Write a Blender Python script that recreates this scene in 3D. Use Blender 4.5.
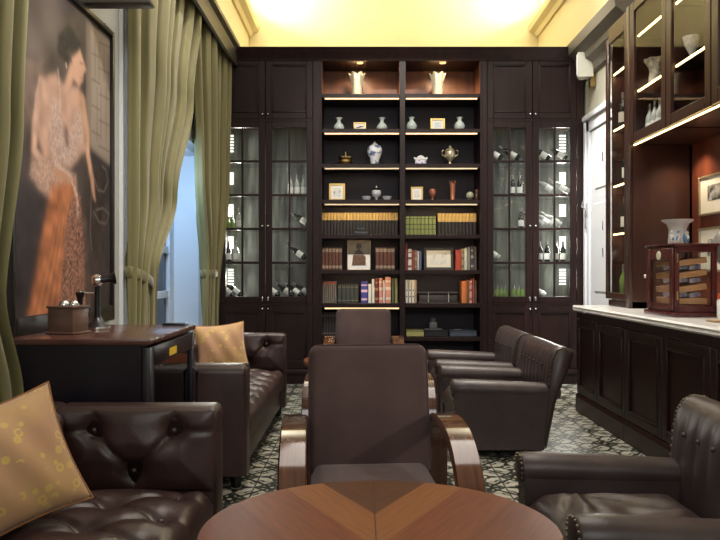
import bpy, bmesh, math, random
import numpy as np
from mathutils import Vector, Matrix, Euler

for o in list(bpy.data.objects):
    bpy.data.objects.remove(o)
random.seed(7)
SC = bpy.context.scene
COL = SC.collection
PI = math.pi
R = math.radians

# ------------------------------------------------------------------ camera
H = 1.2          # eye height
F = 700.0        # focal length in pixels of a 720 wide frame
VX, VY = 362.0, 272.0
cam = bpy.data.cameras.new('camera')
cam.sensor_width = 36.0
cam.lens = 35.0
cam.shift_x = -(VX - 360) / 720
cam.shift_y = (VY - 270) / 720
cam.clip_start = 0.02
camo = bpy.data.objects.new('camera', cam)
COL.objects.link(camo)
camo.location = (0, 0, H)
camo.rotation_euler = (PI / 2, 0, 0)
SC.camera = camo

# ------------------------------------------------------------------ world, lights, exposure
w = bpy.data.worlds.new('world')
SC.world = w
w.use_nodes = True
w.node_tree.nodes['Background'].inputs[0].default_value = (0.9, 0.95, 1.0, 1)
w.node_tree.nodes['Background'].inputs[1].default_value = 0.05
SC.view_settings.view_transform = 'Standard'
SC.view_settings.look = 'None'
SC.view_settings.gamma = 1.0
SC.view_settings.use_curve_mapping = False
SC.view_settings.exposure = 0.12


def area(name, loc, rot, sx, sy, power, color=(1, 1, 1), spread=180):
    l = bpy.data.lights.new(name, 'AREA')
    l.shape = 'RECTANGLE'
    l.size = sx
    l.size_y = sy
    l.energy = power
    l.color = color
    l.spread = R(spread)
    o = bpy.data.objects.new(name, l)
    COL.objects.link(o)
    o.location = loc
    o.rotation_euler = rot
    return o


def spot(name, loc, target, power, angle, color=(1, 1, 1), blend=0.4, size=0.05):
    l = bpy.data.lights.new(name, 'SPOT')
    l.energy = power
    l.color = color
    l.spot_size = R(angle)
    l.spot_blend = blend
    l.shadow_soft_size = size
    o = bpy.data.objects.new(name, l)
    COL.objects.link(o)
    o.location = loc
    d = Vector(target) - Vector(loc)
    o.rotation_euler = d.to_track_quat('-Z', 'Y').to_euler()
    return o


WARM = (1.0, 0.78, 0.5)
area('ceiling_lamp_light', (0.5, 3.6, 4.9), (0, 0, 0), 2.2, 3.5, 95, (1.0, 0.92, 0.84))
area('rear_fill_light', (0.3, -2.4, 3.2), (R(68), 0, 0), 3.4, 1.6, 58, (0.95, 0.97, 1.0))  # unseen fill light added behind the camera
area('cove_light_left', (-1.3, 8.3, 4.62), (R(180), R(28), 0), 0.1, 2.0, 75, (1.0, 0.92, 0.72))
area('cove_light_right', (2.2, 8.3, 4.62), (R(180), R(-28), 0), 0.1, 2.0, 75, (1.0, 0.92, 0.72))
spot('aisle_downlight', (-0.45, 6.2, 4.8), (-0.5, 5.6, 0.3), 220, 45, (1.0, 0.95, 0.88))
spot('counter_downlight', (1.3, 5.4, 4.8), (1.45, 5.2, 0), 300, 50, (1.0, 0.95, 0.88))
spot('bookcase_fill_spot', (0.45, 4.3, 4.9), (0.45, 7.6, 1.95), 330, 48, (1.0, 0.95, 0.88), 0.7)  # extra spot added to brighten what stands in the bookcase
spot('curtain_fill_spot', (-0.5, 5.0, 4.8), (-1.5, 5.4, 1.9), 170, 50, (1.0, 0.96, 0.88), 0.8)  # added lamp that lifts the tone of the curtains
spot('painting_light', (0.2, 2.4, 4.3), (-1.55, 3.7, 1.75), 290, 42, (1.0, 0.93, 0.86), 0.8)
spot('seat_spot', (2.2, 2.2, 1.62), (0.0, 2.95, 0.55), 55, 26, (1.0, 0.93, 0.88), 0.5, 0.07)
area('recess_blue_lamp', (-1.80, 5.9, 2.1), (R(60), 0, R(8)), 0.25, 0.3, 14, (0.42, 0.66, 1.0))  # artificial blue lamp placed in the recess, aimed at its far jamb
area('door_fill', (1.6, 6.5, 4.2), (0, R(-30), R(15)), 0.4, 0.4, 10, (1.0, 0.98, 0.95), 120)  # fill put in to whiten the door and casing
spot('door_fill_spot', (1.15, 5.7, 4.9), (2.42, 7.05, 1.5), 1000, 30, (1.0, 0.98, 0.95), 0.5)  # second added fill, aimed low at the white casing

# ------------------------------------------------------------------ helpers


class B:
    """collects shapes into one mesh"""

    def __init__(self):
        self.v = []
        self.f = []

    def add(self, vs, fs, M=None):
        n = len(self.v)
        if M is not None:
            vs = [M @ Vector(p) for p in vs]
        self.v.extend([tuple(p) for p in vs])
        self.f.extend([tuple(i + n for i in q) for q in fs])
        return self

    def box(self, x0, x1, y0, y1, z0, z1, bev=0.0, seg=2, M=None):
        if x1 < x0: x0, x1 = x1, x0
        if y1 < y0: y0, y1 = y1, y0
        if z1 < z0: z0, z1 = z1, z0
        vs = [(x0, y0, z0), (x1, y0, z0), (x1, y1, z0), (x0, y1, z0), (x0, y0, z1), (x1, y0, z1), (x1, y1, z1), (x0, y1, z1)]
        fs = [(0, 3, 2, 1), (4, 5, 6, 7), (0, 1, 5, 4), (1, 2, 6, 5), (2, 3, 7, 6), (3, 0, 4, 7)]
        if bev > 0:
            bm = bmesh.new()
            bv = [bm.verts.new(p) for p in vs]
            for q in fs: bm.faces.new([bv[i] for i in q])
            bev = min(bev, 0.49 * min(x1 - x0, y1 - y0, z1 - z0))
            bmesh.ops.bevel(bm, geom=list(bm.edges), offset=bev, segments=seg, profile=0.5, affect='EDGES')
            bm.verts.index_update()
            vs = [tuple(v.co) for v in bm.verts]
            fs = [tuple(v.index for v in q.verts) for q in bm.faces]
            bm.free()
        return self.add(vs, fs, M)

    def loft(self, rings, cap=True, M=None, closed=False):
        n = len(rings[0])
        vs = [p for r in rings for p in r]
        fs = []
        m = len(rings)
        for i in range(m if closed else m - 1):
            j = (i + 1) % m
            for k in range(n):
                l = (k + 1) % n
                fs.append((i * n + k, i * n + l, j * n + l, j * n + k))
        if cap and not closed:
            fs.append(tuple(range(n - 1, -1, -1)))
            fs.append(tuple((m - 1) * n + k for k in range(n)))
        return self.add(vs, fs, M)

    def lathe(self, prof, n=20, M=None, cx=0, cy=0, cz=0):
        rings = []
        for r, z in prof:
            rings.append([(cx + r * math.cos(2 * PI * k / n), cy + r * math.sin(2 * PI * k / n), cz + z) for k in range(n)])
        return self.loft(rings, True, M)

    def prism(self, poly, axis, a, b, M=None):
        """poly of 2D points extruded along axis from a to b ('x': (y,z), 'y': (x,z), 'z': (x,y))"""
        def P(p, t):
            return {'x': (t, p[0], p[1]), 'y': (p[0], t, p[1]), 'z': (p[0], p[1], t)}[axis]
        return self.loft([[P(p, a) for p in poly], [P(p, b) for p in poly]], True, M)

    def tube(self, pts, r, n=8, M=None):
        pts = [Vector(p) for p in pts]
        rings = []
        up = Vector((0, 0, 1))
        for i, p in enumerate(pts):
            d = (pts[min(i + 1, len(pts) - 1)] - pts[max(i - 1, 0)]).normalized()
            a = d.cross(up)
            if a.length < 1e-3: a = d.cross(Vector((1, 0, 0)))
            a.normalize()
            b = d.cross(a).normalized()
            rr = r[i] if isinstance(r, (list, tuple)) else r
            rings.append([tuple(p + a * rr * math.cos(2 * PI * k / n) + b * rr * math.sin(2 * PI * k / n)) for k in range(n)])
        return self.loft(rings, True, M)

    def ball(self, c, rx, ry=None, rz=None, n=12, m=8, M=None):
        ry = ry or rx
        rz = rz or rx
        rings = []
        for i in range(m + 1):
            t = -PI / 2 + PI * i / m
            q = max(math.cos(t), 0.01)
            rings.append([(c[0] + rx * q * math.cos(2 * PI * k / n), c[1] + ry * q * math.sin(2 * PI * k / n), c[2] + rz * math.sin(t)) for k in range(n)])
        return self.loft(rings, True, M)


def obj(name, b, mat, parent=None, smooth=True, angle=40, loc=None):
    me = bpy.data.meshes.new(name)
    me.from_pydata(b.v, [], b.f)
    bm = bmesh.new()
    bm.from_mesh(me)
    bmesh.ops.recalc_face_normals(bm, faces=list(bm.faces))
    bm.to_mesh(me)
    bm.free()
    o = bpy.data.objects.new(name, me)
    COL.objects.link(o)
    me.materials.append(mat)
    if smooth:
        me.polygons.foreach_set('use_smooth', [True] * len(me.polygons))
        me.set_sharp_from_angle(angle=R(angle))
    if parent: o.parent = parent
    if loc: o.location = loc
    return o


def tag(o, label, cat, group=None, kind=None):
    o['label'] = label
    o['category'] = cat
    if group: o['group'] = group
    if kind: o['kind'] = kind
    return o


def thing(name, label, cat, loc=(0, 0, 0), rotz=0.0, group=None):
    o = bpy.data.objects.new(name, None)
    o.empty_display_size = 0.05
    COL.objects.link(o)
    o.location = loc
    o.rotation_euler = (0, 0, rotz)
    return tag(o, label, cat, group)


def struct(name, b, mat, smooth=False, parent=None):
    o = obj(name, b, mat, parent, smooth)
    o['kind'] = 'structure'
    return o


def dup(root, loc, rotz, label, group=None):
    r = root.copy()
    COL.objects.link(r)
    r.location = loc
    r.rotation_euler = (root.rotation_euler[0], root.rotation_euler[1], rotz)
    r['label'] = label
    if group: r['group'] = group
    for ch in list(root.children):
        c = ch.copy()
        COL.objects.link(c)
        c.parent = r
        for g in list(ch.children):
            d = g.copy()
            COL.objects.link(d)
            d.parent = c
    return r


def px(x, y, Y):
    """the point of the room at depth Y seen at pixel x, y"""
    return ((x - VX) * Y / F, Y, H - (y - VY) * Y / F)


# ------------------------------------------------------------------ materials
def newmat(name):
    m = bpy.data.materials.new(name)
    m.use_nodes = True
    nt = m.node_tree
    return m, nt, nt.nodes['Principled BSDF']


def mat(name, c, rough=0.5, metal=0.0, c2=None, scale=8.0, stretch=(1, 1, 1), bump=0.0, bscale=None, emit=0.0, ecol=None, coat=0.0, spec=0.5, sheen=0.0, detail=4, lo=0.35, hi=0.65, trans=0.0):
    m, nt, p = newmat(name)
    N, L = nt.nodes, nt.links
    p.inputs['Base Color'].default_value = (*c, 1)
    p.inputs['Roughness'].default_value = rough
    p.inputs['Metallic'].default_value = metal
    p.inputs['Specular IOR Level'].default_value = spec
    p.inputs['Coat Weight'].default_value = coat
    p.inputs['Coat Roughness'].default_value = 0.08
    p.inputs['Sheen Weight'].default_value = sheen
    p.inputs['Transmission Weight'].default_value = trans
    if emit > 0:
        p.inputs['Emission Color'].default_value = (*(ecol or c), 1)
        p.inputs['Emission Strength'].default_value = emit
    if c2 or bump:
        tc = N.new('ShaderNodeTexCoord')
        mp = N.new('ShaderNodeMapping')
        mp.inputs['Scale'].default_value = stretch
        L.new(tc.outputs['Object'], mp.inputs['Vector'])
    if c2:
        nz = N.new('ShaderNodeTexNoise')
        nz.inputs['Scale'].default_value = scale
        nz.inputs['Detail'].default_value = detail
        L.new(mp.outputs[0], nz.inputs['Vector'])
        cr = N.new('ShaderNodeValToRGB')
        cr.color_ramp.elements[0].position = lo
        cr.color_ramp.elements[1].position = hi
        cr.color_ramp.elements[0].color = (*c, 1)
        cr.color_ramp.elements[1].color = (*c2, 1)
        L.new(nz.outputs['Fac'], cr.inputs[0])
        L.new(cr.outputs[0], p.inputs['Base Color'])
    if bump:
        nb = N.new('ShaderNodeTexNoise')
        nb.inputs['Scale'].default_value = bscale or scale
        nb.inputs['Detail'].default_value = 4
        L.new(mp.outputs[0], nb.inputs['Vector'])
        bp = N.new('ShaderNodeBump')
        bp.inputs['Strength'].default_value = bump
        bp.inputs['Distance'].default_value = 0.01
        L.new(nb.outputs['Fac'], bp.inputs['Height'])
        L.new(bp.outputs[0], p.inputs['Normal'])
    return m


def glassmat(name, tint=(0.965, 0.975, 0.97), gloss=0.05, ior=1.5):
    m = bpy.data.materials.new(name)
    m.use_nodes = True
    nt = m.node_tree
    nt.nodes.clear()
    out = nt.nodes.new('ShaderNodeOutputMaterial')
    mix = nt.nodes.new('ShaderNodeMixShader')
    fr = nt.nodes.new('ShaderNodeFresnel')
    fr.inputs[0].default_value = ior
    t = nt.nodes.new('ShaderNodeBsdfTransparent')
    t.inputs[0].default_value = (*tint, 1)
    g = nt.nodes.new('ShaderNodeBsdfGlossy')
    g.inputs['Roughness'].default_value = gloss
    ge = nt.nodes.new('ShaderNodeNewGeometry')
    iv = nt.nodes.new('ShaderNodeMath')
    iv.operation = 'SUBTRACT'
    iv.inputs[0].default_value = 1.0
    nt.links.new(ge.outputs['Backfacing'], iv.inputs[1])
    mu = nt.nodes.new('ShaderNodeMath')
    mu.operation = 'MULTIPLY'
    nt.links.new(fr.outputs[0], mu.inputs[0])
    nt.links.new(iv.outputs[0], mu.inputs[1])
    nt.links.new(mu.outputs[0], mix.inputs[0])
    nt.links.new(t.outputs[0], mix.inputs[1])
    nt.links.new(g.outputs[0], mix.inputs[2])
    nt.links.new(mix.outputs[0], out.inputs[0])
    return m


M = {}
M['case'] = mat('dark mahogany joinery', (0.013, 0.0058, 0.005), 0.42, c2=(0.024, 0.0095, 0.008), scale=3, stretch=(6, 6, 0.6), spec=0.3)
M['case_in'] = mat('dark shelf interior', (0.018, 0.013, 0.026), 0.5, c2=(0.024, 0.016, 0.028), scale=3)
M['niche_wood'] = mat('red brown niche wood', (0.24, 0.085, 0.036), 0.4, c2=(0.16, 0.055, 0.022), scale=2.5, stretch=(5, 5, 0.6))
M['counter_wood'] = mat('counter mahogany', (0.015, 0.006, 0.0045), 0.34, c2=(0.024, 0.009, 0.006), scale=2.5, stretch=(6, 6, 0.5), spec=0.35)
M['upper_wood'] = mat('wall unit mahogany', (0.035, 0.013, 0.009), 0.33, c2=(0.05, 0.018, 0.012), scale=2.5, stretch=(6, 6, 0.5))
M['wine_in'] = mat('grey cabinet lining', (0.11, 0.115, 0.105), 0.35, c2=(0.24, 0.25, 0.225), scale=3, stretch=(6, 6, 0.5))
M['leather'] = mat('dark brown leather', (0.036, 0.0175, 0.0155), 0.36, c2=(0.054, 0.027, 0.024), scale=6, bump=0.10, bscale=160, spec=0.6)
M['leather_chair'] = mat('grey brown leather', (0.042, 0.027, 0.027), 0.36, c2=(0.062, 0.041, 0.040), scale=7, bump=0.10, bscale=170, spec=0.55)
M['fabric'] = mat('brown velvet', (0.068, 0.041, 0.038), 0.85, c2=(0.084, 0.052, 0.048), scale=5, bump=0.12, bscale=300, sheen=0.15, spec=0.2)
M['bentwood'] = mat('polished brown bentwood', (0.13, 0.048, 0.020), 0.16, c2=(0.075, 0.027, 0.013), scale=4, stretch=(14, 1.2, 1.2), coat=1.0)
M['table_edge'] = mat('table rim wood', (0.20, 0.075, 0.03), 0.25, coat=0.4)
M['black'] = mat('black metal', (0.006, 0.006, 0.007), 0.3)
M['dark'] = mat('dark foot', (0.008, 0.006, 0.006), 0.5)
M['chrome'] = mat('polished nickel', (0.75, 0.74, 0.72), 0.2, 1.0)
M['nail'] = mat('nailhead brass', (0.30, 0.26, 0.22), 0.3, 1.0)
M['brass'] = mat('aged brass', (0.42, 0.30, 0.13), 0.35, 1.0)
M['gold'] = mat('gilt frame', (0.75, 0.52, 0.16), 0.35, 0.3)
M['marble'] = mat('white marble', (0.92, 0.92, 0.91), 0.16, c2=(0.56, 0.53, 0.55), scale=3.5, stretch=(1, 0.6, 1), detail=8, lo=0.55, hi=0.8)
M['white_trim'] = mat('white painted wood', (0.78, 0.80, 0.82), 0.4)
M['wall'] = mat('pale grey wall', (0.46, 0.47, 0.43), 0.7, c2=(0.49, 0.50, 0.46), scale=2)
M['cream'] = mat('cream wall', (0.60, 0.58, 0.47), 0.7, c2=(0.63, 0.61, 0.50), scale=2)
M['yellow'] = mat('yellow painted wall', (0.80, 0.68, 0.38), 0.7, c2=(0.82, 0.70, 0.40), scale=1.5)
M['cornice'] = mat('grey brown cornice', (0.14, 0.125, 0.105), 0.45)
M['pelmet'] = mat('dark curtain pelmet', (0.03, 0.024, 0.016), 0.45)
M['curtain'] = mat('olive green curtain', (0.175, 0.158, 0.064), 0.6, c2=(0.21, 0.19, 0.08), scale=3, stretch=(4, 4, 0.3), bump=0.1, bscale=200, sheen=0.3, spec=0.3)
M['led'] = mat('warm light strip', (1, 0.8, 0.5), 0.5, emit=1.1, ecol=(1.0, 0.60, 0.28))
M['led_bridge'] = mat('golden light strip', (1, 0.8, 0.5), 0.5, emit=7.0, ecol=(1.0, 0.68, 0.27))
M['edge_glow'] = mat('warm shelf edge glow', (1, 0.8, 0.5), 0.5, emit=0.12, ecol=(1.0, 0.66, 0.40))  # faint emission standing in for highlights on shelf edges
M['led_white'] = mat('white light bar', (1, 1, 0.95), 0.5, emit=1.7, ecol=(1.0, 0.99, 0.90))
M['glass'] = glassmat('cabinet glass')
M['glass_clear'] = mat('cut crystal', (0.50, 0.50, 0.52), 0.12, c2=(0.72, 0.72, 0.74), scale=45, bump=0.3, bscale=60, spec=0.8)
M['window_glass'] = glassmat('window glass', (0.5, 0.55, 0.6), 0.02, 1.6)
M['porcelain'] = mat('white porcelain', (0.80, 0.80, 0.78), 0.2)
M['celadon'] = mat('pale celadon', (0.52, 0.60, 0.56), 0.22)
M['paper'] = mat('paper', (0.80, 0.78, 0.70), 0.7)
M['linen'] = mat('linen mount', (0.86, 0.84, 0.78), 0.7)


def floor_material():
    m, nt, p = newmat('patterned cement tiles')
    N, L = nt.nodes, nt.links

    def val(op, a, b=None, c=None):
        n = N.new('ShaderNodeMath')
        n.operation = op
        for i, q in enumerate((a, b, c)):
            if q is None: continue
            if isinstance(q, (int, float)): n.inputs[i].default_value = q
            else: L.new(q, n.inputs[i])
        return n.outputs[0]
    tc = N.new('ShaderNodeTexCoord')
    sp = N.new('ShaderNodeSeparateXYZ')
    L.new(tc.outputs['Object'], sp.inputs[0])
    S = 0.20
    gx = val('DIVIDE', sp.outputs[0], S)
    gy = val('DIVIDE', sp.outputs[1], S)
    fx = val('SUBTRACT', val('FRACT', gx), 0.5)
    fy = val('SUBTRACT', val('FRACT', gy), 0.5)
    ck = val('FLOORED_MODULO', val('ADD', val('FLOOR', gx), val('FLOOR', gy)), 2.0)
    r = val('SQRT', val('ADD', val('MULTIPLY', fx, fx), val('MULTIPLY', fy, fy)))
    th = val('ARCTAN2', fy, fx)
    # flower: eight petals
    pet = val('ADD', 0.315, val('ADD', val('MULTIPLY', 0.10, val('COSINE', val('MULTIPLY', th, 4.0))), val('MULTIPLY', 0.06, val('COSINE', val('MULTIPLY', th, 8.0)))))
    flower = val('LESS_THAN', r, pet)
    core = val('LESS_THAN', val('ABSOLUTE', val('SUBTRACT', r, 0.12)), 0.035)
    flower = val('SUBTRACT', flower, val('MULTIPLY', flower, core))
    ax = val('ABSOLUTE', fx)
    ay = val('ABSOLUTE', fy)
    # corner quarter discs
    cx = val('SUBTRACT', 0.5, ax)
    cy = val('SUBTRACT', 0.5, ay)
    cr_ = val('SQRT', val('ADD', val('MULTIPLY', cx, cx), val('MULTIPLY', cy, cy)))
    corner = val('LESS_THAN', cr_, 0.22)
    ringc = val('LESS_THAN', val('ABSOLUTE', val('SUBTRACT', cr_, 0.12)), 0.03)
    corner = val('SUBTRACT', corner, val('MULTIPLY', corner, ringc))
    A = val('MAXIMUM', flower, corner)
    # other tile: diagonal cross with a dark star
    dg = val('LESS_THAN', val('ABSOLUTE', val('SUBTRACT', ax, ay)), 0.075)
    st = val('ADD', 0.24, val('MULTIPLY', 0.13, val('COSINE', val('MULTIPLY', th, 4.0))))
    star = val('LESS_THAN', r, st)
    dia = val('LESS_THAN', val('ABSOLUTE', val('SUBTRACT', val('ADD', ax, ay), 0.47)), 0.075)
    Bm = val('MAXIMUM', val('MAXIMUM', dg, star), dia)
    eye = val('LESS_THAN', r, 0.06)
    Bm = val('SUBTRACT', Bm, val('MULTIPLY', Bm, eye))
    mk = val('ADD', val('MULTIPLY', ck, A), val('MULTIPLY', val('SUBTRACT', 1.0, ck), Bm))
    grout = val('GREATER_THAN', val('MAXIMUM', ax, ay), 0.478)
    mk = val('MAXIMUM', mk, grout)
    nz = N.new('ShaderNodeTexNoise')
    nz.inputs['Scale'].default_value = 9
    L.new(tc.outputs['Object'], nz.inputs['Vector'])
    mix = N.new('ShaderNodeMix')
    mix.data_type = 'RGBA'
    L.new(mk, mix.inputs[0])
    cr = N.new('ShaderNodeValToRGB')
    cr.color_ramp.elements[0].color = (0.34, 0.33, 0.27, 1)
    cr.color_ramp.elements[1].color = (0.50, 0.48, 0.40, 1)
    L.new(nz.outputs['Fac'], cr.inputs[0])
    L.new(cr.outputs[0], mix.inputs[6])
    mix.inputs[7].default_value = (0.014, 0.017, 0.011, 1)
    L.new(mix.outputs[2], p.inputs['Base Color'])
    p.inputs['Roughness'].default_value = 0.35
    return m


def table_material():
    """mirrored chevron veneer: dark wedge, light band, red outer field"""
    m, nt, p = newmat('chevron veneer')
    N, L = nt.nodes, nt.links

    def val(op, a, b=None):
        n = N.new('ShaderNodeMath')
        n.operation = op
        for i, q in enumerate((a, b)):
            if q is None: continue
            if isinstance(q, (int, float)): n.inputs[i].default_value = q
            else: L.new(q, n.inputs[i])
        return n.outputs[0]
    tc = N.new('ShaderNodeTexCoord')
    sp = N.new('ShaderNodeSeparateXYZ')
    L.new(tc.outputs['Object'], sp.inputs[0])
    ax = val('ABSOLUTE', sp.outputs[0])
    s = val('SUBTRACT', sp.outputs[1], val('MULTIPLY', ax, 1.75))
    t = val('ADD', val('MULTIPLY', sp.outputs[1], 1.0), val('MULTIPLY', ax, 0.6))
    ramp = N.new('ShaderNodeValToRGB')
    ramp.color_ramp.interpolation = 'CONSTANT'
    el = ramp.color_ramp.elements
    el[0].position = 0.0
    el[0].color = (0.15, 0.034, 0.012, 1)
    el[1].position = 0.40
    el[1].color = (0.26, 0.096, 0.030, 1)
    for ps, c in ((0.22, (0.19, 0.05, 0.017)), (0.525, (0.10, 0.034, 0.015))):
        e = el.new(ps)
        e.color = (*c, 1)
    L.new(val('ADD', val('MULTIPLY', s, 0.5), 0.5), ramp.inputs[0])
    cv = N.new('ShaderNodeCombineXYZ')
    L.new(val('MULTIPLY', s, 34.0), cv.inputs[0])
    L.new(val('MULTIPLY', t, 3.0), cv.inputs[1])
    nz = N.new('ShaderNodeTexNoise')
    nz.inputs['Scale'].default_value = 1.6
    nz.inputs['Detail'].default_value = 5
    L.new(cv.outputs[0], nz.inputs['Vector'])
    mx = N.new('ShaderNodeMix')
    mx.data_type = 'RGBA'
    mx.blend_type = 'MULTIPLY'
    mx.inputs[0].default_value = 0.6
    cr = N.new('ShaderNodeValToRGB')
    cr.color_ramp.elements[0].position = 0.3
    cr.color_ramp.elements[1].position = 0.7
    cr.color_ramp.elements[0].color = (0.55, 0.5, 0.48, 1)
    cr.color_ramp.elements[1].color = (1.2, 1.15, 1.1, 1)
    L.new(nz.outputs['Fac'], cr.inputs[0])
    L.new(ramp.outputs[0], mx.inputs[6])
    L.new(cr.outputs[0], mx.inputs[7])
    seam = val('LESS_THAN', ax, 0.0018)
    m2 = N.new('ShaderNodeMix')
    m2.data_type = 'RGBA'
    L.new(seam, m2.inputs[0])
    L.new(mx.outputs[2], m2.inputs[6])
    m2.inputs[7].default_value = (0.06, 0.02, 0.01, 1)
    L.new(m2.outputs[2], p.inputs['Base Color'])
    p.inputs['Roughness'].default_value = 0.4
    p.inputs['Specular IOR Level'].default_value = 0.2
    return m


def cushion_material():
    """ochre cloth with scattered golden flower motifs"""
    m, nt, p = newmat('ochre printed cloth')
    N, L = nt.nodes, nt.links
    tc = N.new('ShaderNodeTexCoord')
    vo = N.new('ShaderNodeTexVoronoi')
    vo.inputs['Scale'].default_value = 25
    L.new(tc.outputs['Object'], vo.inputs['Vector'])
    nz = N.new('ShaderNodeTexNoise')
    nz.inputs['Scale'].default_value = 5
    nz.inputs['Detail'].default_value = 3
    L.new(tc.outputs['Object'], nz.inputs['Vector'])
    cr = N.new('ShaderNodeValToRGB')
    cr.color_ramp.elements[0].position = 0.35
    cr.color_ramp.elements[1].position = 0.65
    cr.color_ramp.elements[0].color = (0.50, 0.27, 0.15, 1)
    cr.color_ramp.elements[1].color = (0.58, 0.35, 0.15, 1)
    L.new(nz.outputs['Fac'], cr.inputs[0])
    rp = N.new('ShaderNodeValToRGB')
    e = rp.color_ramp.elements
    e[0].position = 0.16; e[0].color = (0, 0, 0, 1)
    e[1].position = 0.22; e[1].color = (1, 1, 1, 1)
    for ps, q in ((0.33, 1.0), (0.40, 0.0)):
        k = e.new(ps)
        k.color = (q, q, q, 1)
    L.new(vo.outputs['Distance'], rp.inputs[0])
    n2 = N.new('ShaderNodeTexNoise')
    n2.inputs['Scale'].default_value = 11
    L.new(tc.outputs['Object'], n2.inputs['Vector'])
    th = N.new('ShaderNodeMath')
    th.operation = 'GREATER_THAN'
    th.inputs[1].default_value = 0.5
    L.new(n2.outputs['Fac'], th.inputs[0])
    mu = N.new('ShaderNodeMath')
    mu.operation = 'MULTIPLY'
    L.new(rp.outputs[0], mu.inputs[0])
    L.new(th.outputs[0], mu.inputs[1])
    mx = N.new('ShaderNodeMix')
    mx.data_type = 'RGBA'
    L.new(mu.outputs[0], mx.inputs[0])
    L.new(cr.outputs[0], mx.inputs[6])
    mx.inputs[7].default_value = (0.68, 0.46, 0.13, 1)
    L.new(mx.outputs[2], p.inputs['Base Color'])
    p.inputs['Roughness'].default_value = 0.7
    p.inputs['Sheen Weight'].default_value = 0.3
    return m


M['floor'] = floor_material()
M['veneer'] = table_material()
M['cushion'] = cushion_material()

# ------------------------------------------------------------------ setting
XL, XR, YB = -1.55, 2.42, 9.6      # left wall, right wall, back wall
YF = 7.53                          # front plane of the fitted bookcase
XN = 2.60                          # back of the bar alcove
ZC = 5.15
b = B().box(-2.2, 2.9, -3.0, YB, -0.1, 0)
struct('floor', b, M['floor'])
struct('ceiling', B().box(-2.2, 2.9, -3.0, YB, ZC, ZC + 0.1), mat('pale grey ceiling', (0.62, 0.63, 0.62), 0.8))
struct('wall_back', B().box(-2.2, 2.9, YB, YB + 0.1, 0, ZC), M['yellow'])
struct('wall_rear', B().box(-2.2, 2.9, -3.1, -3.0, 0, ZC), M['cream'])
# left wall with a window opening
WY0, WY1, WZ0, WZ1 = 4.72, 7.15, 0.35, 2.38
b = B()
b.box(XL - 0.12, XL, -3.0, WY0, 0, 3.62)
b.box(XL - 0.12, XL, WY1, YB, 0, 3.62)
b.box(XL - 0.12, XL, WY0, WY1, 0, WZ0)
b.box(XL - 0.12, XL, WY0, WY1, WZ1, 3.62)
struct('wall_left', b, M['wall'])
struct('wall_left_upper', B().box(XL - 0.12, XL, -3.0, YB, 3.62, ZC), M['yellow'])
b = B()
b.box(XR, XR + 0.3, 6.2, YB, 0, 3.62)
b.box(XN, XN + 0.12, -3.0, 6.2, 0, 3.62)
struct('wall_right', b, M['cream'])
struct('wall_right_upper', B().box(XR, XR + 0.3, -3.0, YB, 3.62, ZC), M['yellow'])
# cove ledges at the ceiling
for nm, xa, xb_ in (('trim_cove_left', XL, XL + 0.16), ('trim_cove_right', XR - 0.16, XR)):
    s = 1 if 'left' in nm else -1
    q = xa if s > 0 else xb_
    poly = [(q, 4.42), (q + s * 0.03, 4.42), (q + s * 0.06, 4.47), (q + s * 0.13, 4.5), (q + s * 0.15, 4.56), (q, 4.56)]
    struct(nm, B().prism(poly, 'y', -3.0, YB), M['yellow'])
# right-hand cornice
b = B()
c0 = XR
b.prism([(c0, 3.26), (c0 - 0.04, 3.28), (c0 - 0.06, 3.36), (c0 - 0.12, 3.40), (c0 - 0.13, 3.46), (c0 - 0.21, 3.52), (c0 - 0.225, 3.62), (c0, 3.62)], 'y', 6.1, YF + 0.02)
struct('trim_cornice_right', b, M['cornice'])
# pelmet over the window curtains
b = B()
b.box(XL, -1.34, 4.0, YF - 0.01, 3.52, 3.63)
b.box(-1.37, -1.34, 4.0, YF - 0.01, 3.40, 3.53)
b.prism([(-1.35, 3.55), (-1.31, 3.60), (-1.31, 3.64), (-1.35, 3.64)], 'y', 4.0, YF - 0.01)
struct('trim_pelmet', b, M['pelmet'])
# window recess
b = B()
b.box(-2.0, XL - 0.12, WY1, WY1 + 0.1, WZ0 - 0.1, WZ1 + 0.1)
b.box(-2.0, XL - 0.12, WY0 - 0.1, WY0, WZ0 - 0.1, WZ1 + 0.1)
b.box(-2.0, XL - 0.12, WY0, WY1, WZ0 - 0.1, WZ0)
b.box(-2.0, XL - 0.12, WY0, WY1, WZ1, WZ1 + 0.1)
struct('trim_window_reveal', b, M['white_trim'])
b = B()
xw = -1.95
b.box(xw - 0.04, xw + 0.03, WY0, WY0 + 0.1, WZ0, WZ1, 0.006)
b.box(xw - 0.04, xw + 0.03, WY1 - 0.16, WY1, WZ0, WZ1, 0.006)
b.box(xw - 0.04, xw + 0.03, WY0, WY1, WZ0, WZ0 + 0.14, 0.006)
b.box(xw - 0.04, xw + 0.03, WY0, WY1, WZ1 - 0.12, WZ1, 0.006)
for yy in (5.5, 6.32):
    b.box(xw - 0.03, xw + 0.025, yy - 0.06, yy + 0.06, WZ0, WZ1, 0.006)
for zz in (0.98, 1.42):
    b.box(xw - 0.03, xw + 0.02, WY0, WY1, zz - 0.035, zz + 0.035, 0.005)
win = struct('window_1', b, M['white_trim'])
struct('window_pane', B().box(xw - 0.012, xw - 0.006, WY0 + 0.05, WY1 - 0.05, WZ0 + 0.05, WZ1 - 0.05), M['window_glass'], parent=win)
struct('window_shutter', B().box(xw - 0.12, xw - 0.08, WY0, WY1, WZ0, WZ1), M['black'], parent=win)
# white casing beside the painting
b = B()
b.box(XL, XL + 0.025, 4.46, 4.72, 0, 3.4, 0.004)
b.box(XL, XL + 0.045, 4.50, 4.55, 0, 3.4, 0.01)
struct('trim_window_casing', b, M['white_trim'])
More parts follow.
